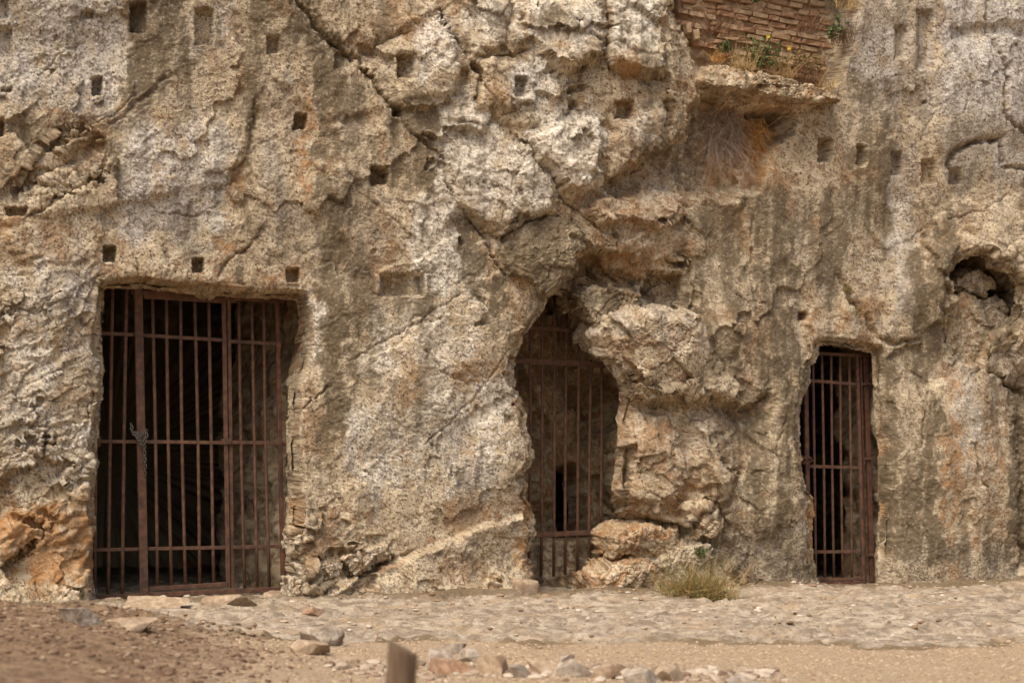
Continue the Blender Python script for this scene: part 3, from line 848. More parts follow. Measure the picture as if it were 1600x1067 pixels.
# rings: depth, widening to the left, right, top, bottom
passage('cave_wall', shrink(MOUTH['l'], 1), 0, [(.18, 0, 0, 0, 0), (.45, .02, .03, .02, 0), (.62, .25, -.04, .04, 0), (1.3, .8, -.10, .15, 0), (2.0, 1.0, -.22, .3, 0), (2.15, 1.2, .4, .5, 0), (3.0, 1.3, 1.5, .6, .1), (5.2, 1.3, 1.6, .6, .1), (5.6, .4, .4, 0, 0)], 300, 3)
passage('cave_wall', shrink(MOUTH['r'], 1), 0, [(.06, 0, 0, 0, 0), (.35, .05, .10, .04, 0), (.55, .2, .13, .1, 0), (.95, .5, .06, .1, 0), (1.05, .7, .5, .3, 0), (1.6, 1.0, 1.0, .4, 0), (4.2, 1.0, 1.0, .4, .1), (4.5, .3, .3, 0, 0)], 220, 9)
passage('cave_wall', shrink(MOUTH['h'], 1), 0, [(.05, 0, 0, 0, 0), (.3, .12, .15, .08, .05), (.9, .3, .3, .1, .0), (1.2, 0, 0, -.1, -.1)], 160, 17)
passage('cave_wall', shrink(MOUTH['m'], 1), 0, [(.05, 0, 0, 0, 0), (.3, .04, .14, .05, 0), (.5, .1, .20, .1, 0), (.8, .3, .25, .15, 0), (1.9, .6, .3, .3, 0), (2.6, .8, .6, .3, 0), (2.9, .3, 0, .1, 0)], 260, 14)
# back wall of the middle cave, with a low black hole in it
bw = np.linspace(770, 1090, 190); bh = np.linspace(360, 1000, 320)
GX, GY = np.meshgrid(bw, bh)
sx_, sy_, sz_ = base_pt(GX, GY)
s_b = (sx_ * CN).astype(f32); z_b = sz_.astype(f32)
_, e_, h_ = worley(s_b * 3 + z_b, z_b * 2.5 - s_b * .4, 21, 1.2)
hb = .16 * h_ + .16 * fbm(s_b * 2, z_b * 2, 4, 23) + .03 * fbm(s_b * 12, z_b * 12, 3, 24) + .30 * sst(1000, 1060, GX)
holepoly = [(948, 735), (972, 724), (992, 742), (998, 800), (1006, 850), (985, 872), (950, 868), (936, 800)]
hsd = poly_sd(GX + 6 * fbm(s_b * 6, z_b * 6, 2, 2), GY + 8 * fbm(s_b * 6, z_b * 6, 2, 4), holepoly)
hb = hb - .35 * sst(-6, 10, hsd)
Pb = np.stack([sx_, sy_, sz_], -1) + DIN * (1.12 - hb)[..., None]
kp = hsd < 11
kp = kp[:-1, :-1] & kp[1:, 1:]
link('cave_wall', grid_mesh('cave_back', Pb, kp, masks_of(Pb, .20, .45, .1)), ROCK, cliff)

# --- blocks that stand out of the face
def crag(pts, out, prot, back=.35, seed=1, tilt=(0, 0), under=0.0, kb=.8, ks=.8, pat=.2, och=.1, pal=.1, gry=.1, n=220, nf=60, nsd=26, planes=5, edge=.16):
    """a fractured block: its outline seen at distance 'out' in front of the cliff plane, face standing 'prot' metres proud; 'under' pulls the lower side in as it goes back"""
    r = random.Random(seed)
    q = list(pts) + [pts[0]]; L = [0]
    for a, b in zip(q[:-1], q[1:]): L.append(L[-1] + math.hypot(b[0] - a[0], b[1] - a[1]))
    t = np.linspace(0, L[-1], n, endpoint=False)
    ox = np.interp(t, L, [p[0] for p in q]); oy = np.interp(t, L, [p[1] for p in q])
    jn = fbm((ox / 26).astype(f32) + seed, (oy / 26).astype(f32), 3, seed); jm = fbm((ox / 26).astype(f32) - seed, (oy / 26).astype(f32) + 5, 3, seed + 1)
    ox = ox + 5 * jn; oy = oy + 5 * jm
    cx, cy = ox.mean(), oy.mean(); hx, hy = np.ptp(ox) / 2, np.ptp(oy) / 2
    pl = [(r.uniform(-1, 1) * .7, r.uniform(-1, 1) * .7, r.uniform(.0, .30)) for _ in range(planes)]
    a_ = Y00 - out * CN
    def world(x, y, h):
        k = (x - 800.0) / FP; Yw = a_ / (1 - KY * k)
        return np.stack([k * Yw, Yw, ZC + (HZ - y) * Yw / FP], -1) - DIN * h[..., None]
    rows = []
    for j in range(nf):                                    # face, centre to rim
        rho = (j / (nf - 1)) ** .8
        x = cx + (ox - cx) * rho; y = cy + (oy - cy) * rho
        nx, ny = (x - cx) / hx, (y - cy) / hy
        h = np.full(n, prot) + tilt[0] * nx + tilt[1] * ny
        for gx_, gy_, c_ in pl: h = np.minimum(h, prot * (1.0 + c_ - gx_ * nx * .8 - gy_ * ny * .8) + tilt[0] * nx + tilt[1] * ny)
        h = h - prot * .5 * max(0, (rho - (1 - edge)) / edge) ** 2
        rows.append(world(x, y, h))
    rim = rows[-1]; hr = h
    for j in range(1, nsd + 1):                            # sides, running back into the rock
        w_ = j / nsd
        h2 = hr * (1 - w_) - back * w_
        low = np.clip((oy - cy) / hy, 0, 1)
        y2 = oy - under * low * w_ * 2 * hy; x2 = cx + (ox - cx) * (1 + .02 * math.sin(w_ * 9))
        rows.append(world(x2, y2, h2))
    V = np.array(rows)
    Nn = grid_normals(V, True)
    front = (Nn[:nf] @ DIN).mean()
    if front > 0: Nn = -Nn
    Nn[0] = -DIN
    u, v = tri_uv(V, Nn)
    D = relief(u, v, np.full(u.shape, kb * .62, f32), np.full(u.shape, ks, f32), 500 + seed * 13, r.uniform(-.8, .8))
    V = V + D[..., None] * Nn
    V[0] = V[0].mean(0)
    R, C = V.shape[:2]; idx = np.arange(R * C).reshape(R, C); nxt = np.roll(idx, -1, 1)
    F = np.stack([idx[:-1], idx[1:], nxt[1:], nxt[:-1]], -1).reshape(-1, 4)
    A = rock_masks(u, v, pat, och, pal, gry)
    o = link('rock_block', raw_mesh('rock_block', V.reshape(-1, 3), F, A), ROCK, cliff)
    return o

# overhanging nose right of the middle mouth, the brow blocks above it
crag([(926, 522), (942, 492), (985, 478), (1040, 482), (1082, 492), (1092, 540), (1084, 596), (1050, 622), (1010, 614), (975, 594), (946, 566)], .03, .22, .4, 3, (.06, -.03), .5, .85, .8, .25, .3, .3, edge=.4)
crag([(896, 462), (925, 446), (960, 452), (1002, 462), (1002, 492), (960, 508), (926, 514)], -.04, .10, .35, 4, (0, 0), .5, 1.0, .8, .55, .15, .0)
crag([(985, 600), (1030, 612), (1080, 596), (1084, 622), (1040, 634), (1000, 626)], .04, .14, .3, 5, (0, -.05), .5, 1.0, .8, .3, .3, .2)
crag([(800, 352), (850, 332), (885, 345), (908, 385), (893, 405), (898, 425), (872, 450), (846, 470), (820, 440), (790, 430), (776, 395)], .03, .13, .3, 7, (.04, .0), .45, .55, .6, .75, .1, .1)
# jamb of the middle mouth and the ground blocks below it
crag([(952, 838), (975, 820), (1015, 816), (1056, 826), (1060, 866), (1010, 886), (975, 876), (956, 870)], .02, .16, .4, 11, (-.03, -.04), .2, .9, .8, .12, .5, .15, edge=.35)
crag([(926, 898), (950, 876), (985, 870), (1030, 884), (1030, 936), (960, 942), (930, 932)], .06, .15, .4, 12, (-.02, -.05), .0, .9, .8, .10, .52, .25, edge=.35)
crag([(1000, 876), (1040, 850), (1085, 846), (1120, 876), (1150, 930), (1080, 950), (1010, 944)], .03, .15, .4, 13, (0, -.06), .0, 1.0, .8, .3, .25, .2, .3)
crag([(1080, 800), (1104, 778), (1128, 790), (1122, 826), (1096, 842), (1076, 832)], .02, .14, .3, 14, (0, .02), .3, 1.0, .8, .2, .35, .2)
# broken lumps right of the wide gate's foot
for k_, (pp, o_) in enumerate([([(455, 838), (490, 828), (505, 850), (480, 868), (455, 862)], .1), ([(462, 880), (500, 868), (530, 880), (520, 905), (480, 912)], .12), ([(530, 872), (556, 858), (584, 868), (580, 890), (550, 898)], .14), ([(450, 905), (480, 912), (500, 925), (480, 945), (450, 940)], .14), ([(556, 862), (590, 850), (606, 872), (580, 884)], .1)]):
    crag(pp, o_ - .06, .09, .25, 20 + k_, (0, -.02), .3, .8, .8, .12, .3, .3, n=120, nf=30, nsd=14)
# boulders wedged in the right-hand hollow
crag([(1486, 448), (1494, 428), (1520, 420), (1544, 432), (1548, 452), (1530, 468), (1500, 464)], -.34, .12, .35, 31, (0, 0), .2, .8, .7, .2, .3, .3, n=120, nf=30, nsd=14, edge=.35)
crag([(1516, 502), (1530, 472), (1556, 462), (1572, 480), (1568, 512), (1545, 526)], -.34, .12, .35, 32, (0, 0), .2, .8, .7, .2, .35, .3, n=120, nf=30, nsd=14, edge=.35)
crag([(1474, 476), (1496, 456), (1526, 472), (1544, 512), (1532, 560), (1500, 574), (1472, 534)], -.20, .10, .35, 33, (0, -.02), .1, 1.0, .8, .3, .35, .2, n=140, nf=36, nsd=14, edge=.4)

# ================================================================== THE GROUND
def ledge_line(X):
    return 11.0 + .55 * fbm(np.asarray(X, f32) * .7, np.zeros_like(X, f32) + 4, 3, 8) + .10 * np.sin(np.asarray(X) * 1.1 + 1)

def ground_z(X, Y, fine=True):
    X = np.asarray(X, f32); Y = np.asarray(Y, f32)
    z = -.075 + .02 * fbm(X * .6, Y * .6, 3, 3) + .006 * fbm(X * 3, Y * 3, 2, 5)
    e = Y - ledge_line(X) + .55 * fbm(X * 1.6, Y * 1.4, 4, 6, .62)
    led = sst(-.05, .10, e)
    z = z + led * .036
    # bedrock shelves
    _, ee, hh = worley(X * .55 + .3 * fbm(X * 2, Y * 2, 2, 51), Y * 1.3 + X * .2 + .4 * fbm(X * 2, Y * 2, 2, 52), 31, .3)
    z = z + led * (.032 * hh + .03 * fbm(X * 1.5, Y * 2.0, 4, 12) - .030 * np.exp(-(ee / .05) ** 2))
    z = z + led * .03 * sst(.6, 3.5, e)
    q = 5.5 * fbm(X * .45 + 3, Y * 1.15, 4, 22, .55) + .5 * Y          # worn bedding shelves, each a low step
    z = z + led * (.040 * (np.floor(q) + sst(.80, 1.0, q - np.floor(q))) - .040 * q) + led * (.010 * fbm(X * 2.5, Y * 5, 3, 25) + .008 * fbm(X * 3.2, Y * 9, 4, 27, .65) * sst(-.25, .25, fbm(X * .9, Y * 1.3, 2, 29)))
    # soil bank in the left foreground
    b = sst(-.55, -2.7, X + .28 * (Y - 9.6) * .3 + .3 * fbm(X * .9, Y * .9, 3, 15)) * sst(12.9, 9.9, Y)
    z = z + b * (.27 + .05 * fbm(X * 1.6, Y * 1.6, 4, 18))
    if fine:
        z = z + .006 * fbm(X * 11, Y * 11, 3, 19) * (1 + 1.2 * b + .6 * led)
    foot = np.exp(-((Y00 + KY * X - .25 - Y) / .30) ** 2)
    z = z + .035 * foot * (1 + fbm(X * 2.2, Y * 2, 3, 44))
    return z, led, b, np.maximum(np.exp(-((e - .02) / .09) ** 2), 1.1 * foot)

gx = axis(-4.4, 5.2, .02, -90, 90, 1.16, 6)
gy = axis(7.2, 16.9, .025, -90, 24, 1.16, 6)
GXX, GYY = np.meshgrid(gx, gy)
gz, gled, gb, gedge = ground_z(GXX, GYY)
Pg = np.stack([GXX, GYY, gz], -1)

def ground_material():
    m, nt, b = new_mat('ground'); n = N(nt)
    led = n.attr('bedrock'); bank = n.attr('bank')
    nz = n.noise(5, 6, .65); fine = n.noise(45, 5, .7); vf = n.noise(140, 3, .7)
    grav = n.mix(n.ramp(fine, .35, .65), srgb(156, 133, 107), srgb(182, 160, 132))
    grav = n.mix(n.math('MULTIPLY', n.ramp(vf, .56, .66), .6), grav, srgb(134, 106, 78))
    grav = n.mix(n.math('MULTIPLY', n.ramp(vf, .42, .34), .5), grav, srgb(214, 194, 166))
    grav = n.mix(n.math('MULTIPLY', n.ramp(nz, .52, .68), .5), grav, srgb(154, 130, 104))
    bed = n.mix(n.ramp(n.noise(9, 6, .65), .38, .62), srgb(140, 124, 105), srgb(188, 172, 150))
    bed = n.mix(n.math('MULTIPLY', n.ramp(n.noise(3, 5, .65), .48, .66), .75), bed, srgb(176, 152, 122))
    bed = n.mix(n.math('MULTIPLY', n.ramp(fine, .52, .68), .6), bed, srgb(108, 90, 68))
    bed = n.mix(n.math('MULTIPLY', n.ramp(n.noise(2.1, 4, .6), .56, .66), .35), bed, srgb(112, 100, 74))
    soil = n.mix(n.ramp(n.noise(16, 6, .7), .36, .64), srgb(106, 84, 63), srgb(150, 124, 97))
    soil = n.mix(n.math('MULTIPLY', n.ramp(fine, .55, .66), .7), soil, srgb(160, 138, 112))
    soil = n.mix(n.math('MULTIPLY', n.ramp(nz, .54, .70), .7), soil, srgb(108, 76, 58))
    jit = n.math('MULTIPLY', n.math('SUBTRACT', n.noise(12, 5, .7), .5), 1.1)
    # drifted gravel on the bedrock
    lf = n.ramp(n.math('ADD', led, n.math('MULTIPLY', n.math('SUBTRACT', n.noise(2.4, 6, .7), .56), 1.4)), .25, .65)
    col = n.mix(lf, grav, bed)
    col = n.mix(n.math('MULTIPLY', n.ramp(n.math('ADD', n.attr('shade_soil_line'), n.math('MULTIPLY', n.math('SUBTRACT', n.noise(1.6, 4, .6), .5), 3.0)), .45, 1.0), .8), col, srgb(112, 94, 68))  # shadow line painted along the ledge step in soil colour; soil at cliff foot
    col = n.mix(n.ramp(n.math('ADD', bank, jit), .22, .55), col, soil)
    nt.links.new(col, b.inputs['Base Color'])
    b.inputs['Roughness'].default_value = .95; b.inputs['Specular IOR Level'].default_value = .15
    h = n.math('ADD', n.math('MULTIPLY', fine, 1.3), n.math('MULTIPLY', vf, .6))
    h = n.math('ADD', h, n.math('MULTIPLY', n.noise(14, 4, .7), 1.6))
    nt.links.new(n.bump(h, .014, .9), b.inputs['Normal'])
    return m
GROUND = ground_material()
ground = link('ground', grid_mesh('ground', Pg, None, {'bedrock': gled, 'bank': gb, 'shade_soil_line': gedge}), GROUND)
tag(ground, 'pale gravel path, bedrock shelf and brown soil bank below the cliff', None, None, 'structure')

def gpt(px, py):
    """point of the ground sheet seen at a pixel"""
    z = 0.0
    for _ in range(12):
        p = on_ground(px, py, z)
        z = float(ground_z(np.array([p.x], f32), np.array([p.y], f32))[0][0])
    return p

# ================================================================== STONES
def stone_mat(name, a, b, c): return simple_mat(name, a, b, 22, .93, .006, c, bscale=70)
ST_GREY = stone_mat('grey_stone', srgb(140, 126, 110), srgb(178, 164, 146), srgb(128, 104, 80))
ST_TAN = stone_mat('tan_stone', srgb(150, 128, 104), srgb(180, 158, 132), srgb(128, 102, 78))
ST_RED = stone_mat('reddish_stone', srgb(146, 112, 86), srgb(172, 140, 112), srgb(158, 138, 118))

def stone_mesh(name, w, d, h, seed, sub=3, ang=1.0, flat=.0):
    """an angular broken stone: an icosphere cut by random planes, then roughened"""
    r = random.Random(seed)
    bm = bmesh.new()
    bmesh.ops.create_icosphere(bm, subdivisions=sub, radius=1)
    planes = []
    for _ in range(10):
        v = Vector((r.gauss(0, 1), r.gauss(0, 1), r.gauss(0, 1))).normalized()
        planes.append((v, r.uniform(.34, .72)))
    planes.append((Vector((r.uniform(-.25, .25), r.uniform(-.25, .25), 1)).normalized(), r.uniform(.45, .65)))
    for v in bm.verts:
        p = v.co.copy()
        for nn, dd in planes:
            k = p.dot(nn) - dd
            if k > 0: p -= nn * k * ang
        q = p * 3
        j = .05 * float(perlin(np.array([q.x + q.z * .7 + seed], f32), np.array([q.y - q.z * .6], f32), 2)[0])
        j += .03 * float(perlin(np.array([q.x * 3 + q.z * 2 + seed], f32), np.array([q.y * 3 - q.z * 2], f32), 5)[0])
        p = p * (1 + j)
        v.co = p
    xs = [v.co.x for v in bm.verts]; ys = [v.co.y for v in bm.verts]; zs = [v.co.z for v in bm.verts]
    for v in bm.verts:
        v.co.x = ((v.co.x - min(xs)) / (max(xs) - min(xs)) - .5) * w
        v.co.y = ((v.co.y - min(ys)) / (max(ys) - min(ys)) - .5) * d
        v.co.z = ((v.co.z - min(zs)) / (max(zs) - min(zs))) * h
    me = bpy.data.meshes.new(name); bm.to_mesh(me); bm.free()
    return me

# px, py of the foot, width px, height px, tilt, material, label
STONES = [
 (690, 1044, 62, 30, .1, ST_GREY, 'grey angular stone at the left end of the rubble row, right of the post'),
 (737, 1034, 44, 22, -.2, ST_GREY, 'grey stone standing behind the flat reddish slab in the rubble row'),
 (702, 1052, 70, 22, .05, ST_RED, 'flat slab with grey top and reddish edge in front of the rubble row'),
 (706, 1022, 40, 18, .2, ST_GREY, 'small grey stone lying at the back of the rubble row by the post'),
 (770, 1051, 54, 26, -.15, ST_TAN, 'tan wedge of stone next to the flat reddish slab'),
 (812, 1058, 46, 20, .1, ST_GREY, 'low grey stone right of the tan wedge'),
 (850, 1052, 52, 24, -.1, ST_TAN, 'rounded tan stone in the middle of the rubble row'),
 (897, 1057, 62, 26, .12, ST_GREY, 'broad grey stone in the middle of the rubble row'),
 (946, 1060, 48, 22, -.1, ST_TAN, 'tan stone right of the broad grey stone'),
 (885, 1036, 26, 13, .0, ST_GREY, 'little grey stone behind the broad grey stone on the gravel'),
 (1000, 1067, 64, 24, .1, ST_GREY, 'grey slab near the right end of the rubble row at the lower edge'),
 (1048, 1064, 52, 26, -.2, ST_TAN, 'tan pointed stone at the right end of the rubble row'),
 (1160, 1071, 60, 16, .0, ST_GREY, 'flat grey stone at the lower edge, away from the rubble row'),
 (426, 936, 32, 13, .1, ST_TAN, 'small tan stone wedged below the corner of the large gate'),
 (484, 962, 40, 13, -.1, ST_RED, 'orange stone on the ground right of the large gate'),
 (500, 1006, 70, 26, .05, ST_GREY, 'pale grey boulder on the bank below the large gate'),
 (545, 1040, 30, 14, .0, ST_TAN, 'pale round stone just left of the wooden post'),
 (352, 948, 88, 20, .04, ST_TAN, 'long pale stone in the threshold row of the large gate, right'),
 (236, 950, 110, 19, -.03, ST_TAN, 'long pale stone in the threshold row of the large gate, left'),
 (120, 972, 70, 22, .0, ST_GREY, 'grey stone lying on the bank left of the large gate'),
 (205, 985, 80, 20, .0, ST_TAN, 'flat tan stone on the bank before the large gate'),
 (480, 1022, 64, 20, .2, ST_TAN, 'tan stone on the bank below the pale grey boulder'),
]
for i, (px, py, wpx, hpx, tilt, mt, lab) in enumerate(STONES):
    p = gpt(px, py); k = p.y / FP
    me = stone_mesh('stone', wpx * k, wpx * k * rnd.uniform(.6, .9), hpx * k * 1.9, 100 + i, 4)
    o = link('stone', me, mt)
    o.location = (p.x, p.y + .02, p.z - hpx * k * .85)
    o.rotation_euler = (rnd.uniform(-.06, .06), tilt * .6, rnd.uniform(-.4, .4))
    tag(o, lab, 'stone', 'loose stones before the cliff')

# squared block at the foot of the middle cave
def squared_block():
    p = gpt(820, 940)
    bm = bmesh.new(); bmesh.ops.create_cube(bm, size=1)
    bmesh.ops.subdivide_edges(bm, edges=bm.edges[:], cuts=7, use_grid_fill=True)
    for v in bm.verts:
        q = v.co.copy()
        rr = max(abs(q.x), abs(q.y)) ; 
        q.x *= .17; q.y *= .17; q.z = (q.z + .5) * .20
        nzz = perlin(np.array([q.x * 28 + q.z * 9], f32), np.array([q.y * 28 - q.z * 17], f32), 4)[0]
        c = sum(1 for a in (abs(v.co.x), abs(v.co.y), v.co.z) if a > .45)
        q += Vector((v.co.x, v.co.y, v.co.z * .6)).normalized() * (nzz * .008 - .010 * max(0, c - 1))
        v.co = q
    me = bpy.data.meshes.new('squared_block'); bm.to_mesh(me); bm.free()
    me.polygons.foreach_set('use_smooth', np.ones(len(me.polygons), bool))
    o = link('squared_block', me, ST_TAN)
    o.location = (p.x, p.y + .10, p.z - .04); o.rotation_euler = (.05, .03, .35)
    tag(o, 'squared grey stone block at the left foot of the middle cave mouth', 'stone block')
squared_block()

# pebbles: too many to count
def pebbles(name, n, xr, yr, smin, smax, cond, mat, label, seed):
    r = np.random.RandomState(seed)
    X = r.uniform(*xr, n).astype(f32); Y = r.uniform(*yr, n).astype(f32)
    z, led, bnk, _ = ground_z(X, Y)
    m = cond(X, Y, led, bnk, r.rand(n)); X, Y, z = X[m], Y[m], z[m]
    n = len(X)
    t = (1 + 5 ** .5) / 2
    ico = np.array([(-1, t, 0), (1, t, 0), (-1, -t, 0), (1, -t, 0), (0, -1, t), (0, 1, t), (0, -1, -t), (0, 1, -t), (t, 0, -1), (t, 0, 1), (-t, 0, -1), (-t, 0, 1)]) / 1.9
    fc = np.array([(0, 11, 5), (0, 5, 1), (0, 1, 7), (0, 7, 10), (0, 10, 11), (1, 5, 9), (5, 11, 4), (11, 10, 2), (10, 7, 6), (7, 1, 8), (3, 9, 4), (3, 4, 2), (3, 2, 6), (3, 6, 8), (3, 8, 9), (4, 9, 5), (2, 4, 11), (6, 2, 10), (8, 6, 7), (9, 8, 1)])
    sz = smin * (smax / smin) ** (r.rand(n) ** 2.2)
    V = ico[None] * (1 + .35 * (r.rand(n, 12, 1) - .5)) * sz[:, None, None] * np.stack([r.uniform(.7, 1.4, n), r.uniform(.7, 1.3, n), r.uniform(.4, .8, n)], -1)[:, None]
    V = V + np.stack([X, Y, z + sz * .15], -1)[:, None]
    F = fc[None] + (np.arange(n) * 12)[:, None, None]
    me = raw_mesh(name, V.reshape(-1, 3), F.reshape(-1, 3), {'tone': np.repeat(r.rand(n), 12)}, False)
    o = link(name, me, mat)
    return tag(o, label, 'pebbles', None, 'stuff')

def pebble_material(name, cols):
    m, nt, b = new_mat(name); n = N(nt)
    t = n.attr('tone')
    col = n.mix(n.ramp(t, .0, .5), cols[0], cols[1]); col = n.mix(n.ramp(t, .5, 1.0), col, cols[2])
    nt.links.new(col, b.inputs['Base Color']); b.inputs['Roughness'].default_value = .92; b.inputs['Specular IOR Level'].default_value = .2
    return m
pebbles('gravel', 30000, (-2.2, 4.6), (8.2, 11.6), .0025, .011, lambda X, Y, l, b, r: (b < .3) & (l < .6), pebble_material('gravel_grains', (srgb(140, 114, 88), srgb(174, 150, 120), srgb(188, 166, 140))), 'fine pale gravel strewn over the path', 1)
pebbles('bank_stones', 20000, (-3.8, .2), (7.8, 13.0), .003, .020, lambda X, Y, l, b, r: b > .12 + .2 * r, pebble_material('bank_grains', (srgb(90, 69, 52), srgb(120, 96, 74), srgb(150, 128, 104))), 'brown and grey stone chips scattered over the soil bank', 2)
pebbles('rock_chips', 4500, (-3.6, 4.8), (10.4, 16.2), .004, .024, lambda X, Y, l, b, r: (l > .5) & (b < .4), pebble_material('chip_grains', (srgb(128, 104, 80), srgb(172, 150, 124), srgb(198, 184, 164))), 'small rock chips on the bedrock shelf', 3)
pebbles('foot_debris', 9000, (-4.0, 5.0), (12.6, 16.6), .005, .030, lambda X, Y, l, b, r: r < np.exp(-((Y00 + KY * X - .35 - Y) / .28) ** 2) * (.25 + .75 * (fbm(X * 1.3, Y * 1.3, 2, 3) > .05)), pebble_material('debris_grains', (srgb(112, 88, 66), srgb(156, 130, 104), srgb(190, 172, 150))), 'small rock debris gathered along the foot of the cliff', 6)
pebbles('rubble', 2600, (-.9, 1.3), (8.7, 10.1), .008, .042, lambda X, Y, l, b, r: r < np.exp(-((Y - 9.4 + .12 * X) / .26) ** 2), pebble_material('rubble_grains', (srgb(116, 94, 76), srgb(156, 136, 114), srgb(186, 170, 150))), 'small rubble between the loose stones on the path', 4)

# ================================================================== GATES
def px_w(px, Y): return px * Y / FP

class Gate:
    def __init__(s, name, label, pl, pr, base):
        """pl, pr: (px, Y) of the two ends of the gate's plane"""
        x0 = (pl[0] - 800) / FP * pl[1]; x1 = (pr[0] - 800) / FP * pr[1]
        s.b = (pr[1] - pl[1]) / (x1 - x0); s.a = pl[1] - s.b * x0
        s.side = Vector((1, s.b, 0)).normalized(); s.nrm = Vector((s.side.y, -s.side.x, 0))
        s.root = empty(name, s.pt(*base)); tag(s.root, label, 'gate')
    def pt(s, px, py, off=0.0):
        p = plane_pt(px, py, s.a, s.b)
        return p + (Vector((0.0, -off, 0)) if off else Vector((0, 0, 0)))
    def rod(s, x0, y0, x1, y1, rpx=2.9, parent=None, off=0.0, mat=None, bend=None):
        m = MB(); a, b = s.pt(x0, y0, off), s.pt(x1, y1, off)
        n = 6; jit = rnd.uniform(-.008, .008)
        pts = [a.lerp(b, i / n) + s.side * (math.sin(i / n * math.pi) * jit) for i in range(n + 1)]
        m.tube(pts, px_w(rpx, a.y), 8)
        o = m.build('bar', mat or IRON, None, True)
        return s.under(o, parent)
    def flat(s, name, x0, y0, x1, y1, wpx, depth, parent=None, off=0.0, mat=None, vertical=False):
        m = MB(); a, b = s.pt(x0, y0, off), s.pt(x1, y1, off)
        m.bar(a, b, px_w(wpx, a.y), depth, s.side if vertical else Vector((0, 0, 1)))
        return s.under(m.build(name, mat or IRON), parent)
    def under(s, o, parent=None):
        p = parent or s.root
        o.parent = p
        o.matrix_parent_inverse = Matrix.Translation(-s.root.location)
        return o

def chain(name, label, pts, link_len, r, mat, extra=None):
    """interlocking oval links along a path; every link is a part"""
    path = [Vector(p) for p in pts]
    seg = []; 
    for a, b in zip(path[:-1], path[1:]):
        k = max(2, int((b - a).length / .004)); seg += [a.lerp(b, i / k) for i in range(k)]
    seg.append(path[-1])
    root = empty(name, path[0]); tag(root, label, 'chain')
    d = 0; c = [seg[0]]
    for a, b in zip(seg[:-1], seg[1:]):
        d += (b - a).length
        if d >= link_len * .72: c.append(b); d = 0
    for i, p in enumerate(c):
        t = (c[min(i + 1, len(c) - 1)] - c[max(i - 1, 0)]).normalized()
        u = t.cross(Vector((.3, 1, .2) if i % 2 else (1, -.2, .3))).normalized()
        pp = []
        for k in range(12):
            an = 2 * math.pi * k / 12
            pp.append(p + t * (math.cos(an) * link_len * .5) + u * (math.sin(an) * link_len * .33))
        pp.append(pp[0]); 
        m = MB(); m.tube(pp, r, 6, False)
        o = m.build('chain_link', mat, None, True); o.parent = root; o.matrix_parent_inverse = Matrix.Translation(-root.location)
    return root

# --- left: wide gate with a hinged leaf
G = Gate('iron_gate', 'wide rusty iron bar gate with a chained leaf in the left cave mouth', (150, 14.12), (440, 14.68), (300, 930))
for i, x in enumerate([148, 170, 192]):
    G.rod(x + 6, 440, x - 1 if i else 148, 934)
G.flat('rail', 120, 519, 219, 523.5, 5.5, .022)
G.flat('rail', 120, 689, 222, 690, 5.5, .022)
G.flat('rail', 120, 859, 226, 857.5, 5.5, .022)
G.flat('post', 216.5, 450, 226, 932, 13, .035, vertical=True, off=.02)
G.flat('sill_rail', 118, 934.5, 446, 919.5, 8, .03)
G.flat('top_rail', 205, 456, 442, 470, 8, .03, mat=IRON_D)
# leaf
leaf = empty('gate_leaf', (0, 0, 0)); leaf.location = (0, 0, 0); leaf.parent = G.root
leaf.matrix_parent_inverse = Matrix.Translation(-G.root.location)
lp = lambda o: G.under(o, leaf)
def in_leaf(o):
    o.parent = leaf; o.matrix_parent_inverse = Matrix.Identity(4); return o
for o in [G.flat('leaf_frame', 224, 463.5, 351, 471, 6.5, .026, off=.004), G.flat('leaf_frame', 229, 920, 357, 912, 7, .026, off=.004), G.flat('leaf_frame', 349.5, 466, 356.5, 916, 6.5, .026, vertical=True, off=.004),
          G.flat('leaf_rail', 223, 524, 350, 531.5, 5.5, .02, off=.002), G.flat('leaf_rail', 227, 690, 354, 691.5, 5.5, .02, off=.002), G.flat('leaf_rail', 230, 857, 356, 855, 5.5, .02, off=.002)]:
    in_leaf(o)
for xt, xb in [(238, 246), (260, 268), (282, 290), (304, 312), (326, 334)]:
    in_leaf(G.rod(xt, 466, xb, 917, 2.7))
# fixed right section
G.flat('post', 356.5, 464, 362.5, 918, 6, .03, vertical=True, off=-.012)
G.flat('rail', 357, 533, 436, 537.5, 5.5, .022)
G.flat('rail', 360, 691, 439, 692, 5.5, .022)
G.flat('rail', 362, 855, 444, 852.5, 5.5, .022)
for xt, xb in [(373, 382.5), (393, 402), (412, 421)]:
    G.rod(xt, 466, xb, 920, 2.6)
G.flat('post', 432.5, 468, 442.5, 921, 6.5, .03, vertical=True, mat=IRON_D)
G.flat('bracket', 432, 540, 438, 540, 9, .04, mat=IRON_D); G.flat('bracket', 438, 869, 452, 868, 9, .02, mat=IRON_D); G.flat('bracket', 440, 693, 447, 693, 6, .02, mat=IRON_D)
G.flat('bracket', 346, 690, 360, 690.5, 9, .036, off=.01)
cp = lambda x, y, o: G.pt(x, y, .05 + o)
chain('lock_chain', 'dull steel chain wound round the post of the wide gate and hanging down', [cp(206, 664, -.03), cp(209, 676, .0), cp(218, 684, .02), cp(228, 690, .01), cp(231, 680, -.01), cp(229, 672, -.03), cp(221, 680, .02), cp(213, 676, .015), cp(221, 692, .02), cp(228, 697, .01), cp(228, 712, 0), cp(229, 728, .0), cp(228, 744, .0)], .034, .0042, STEEL)

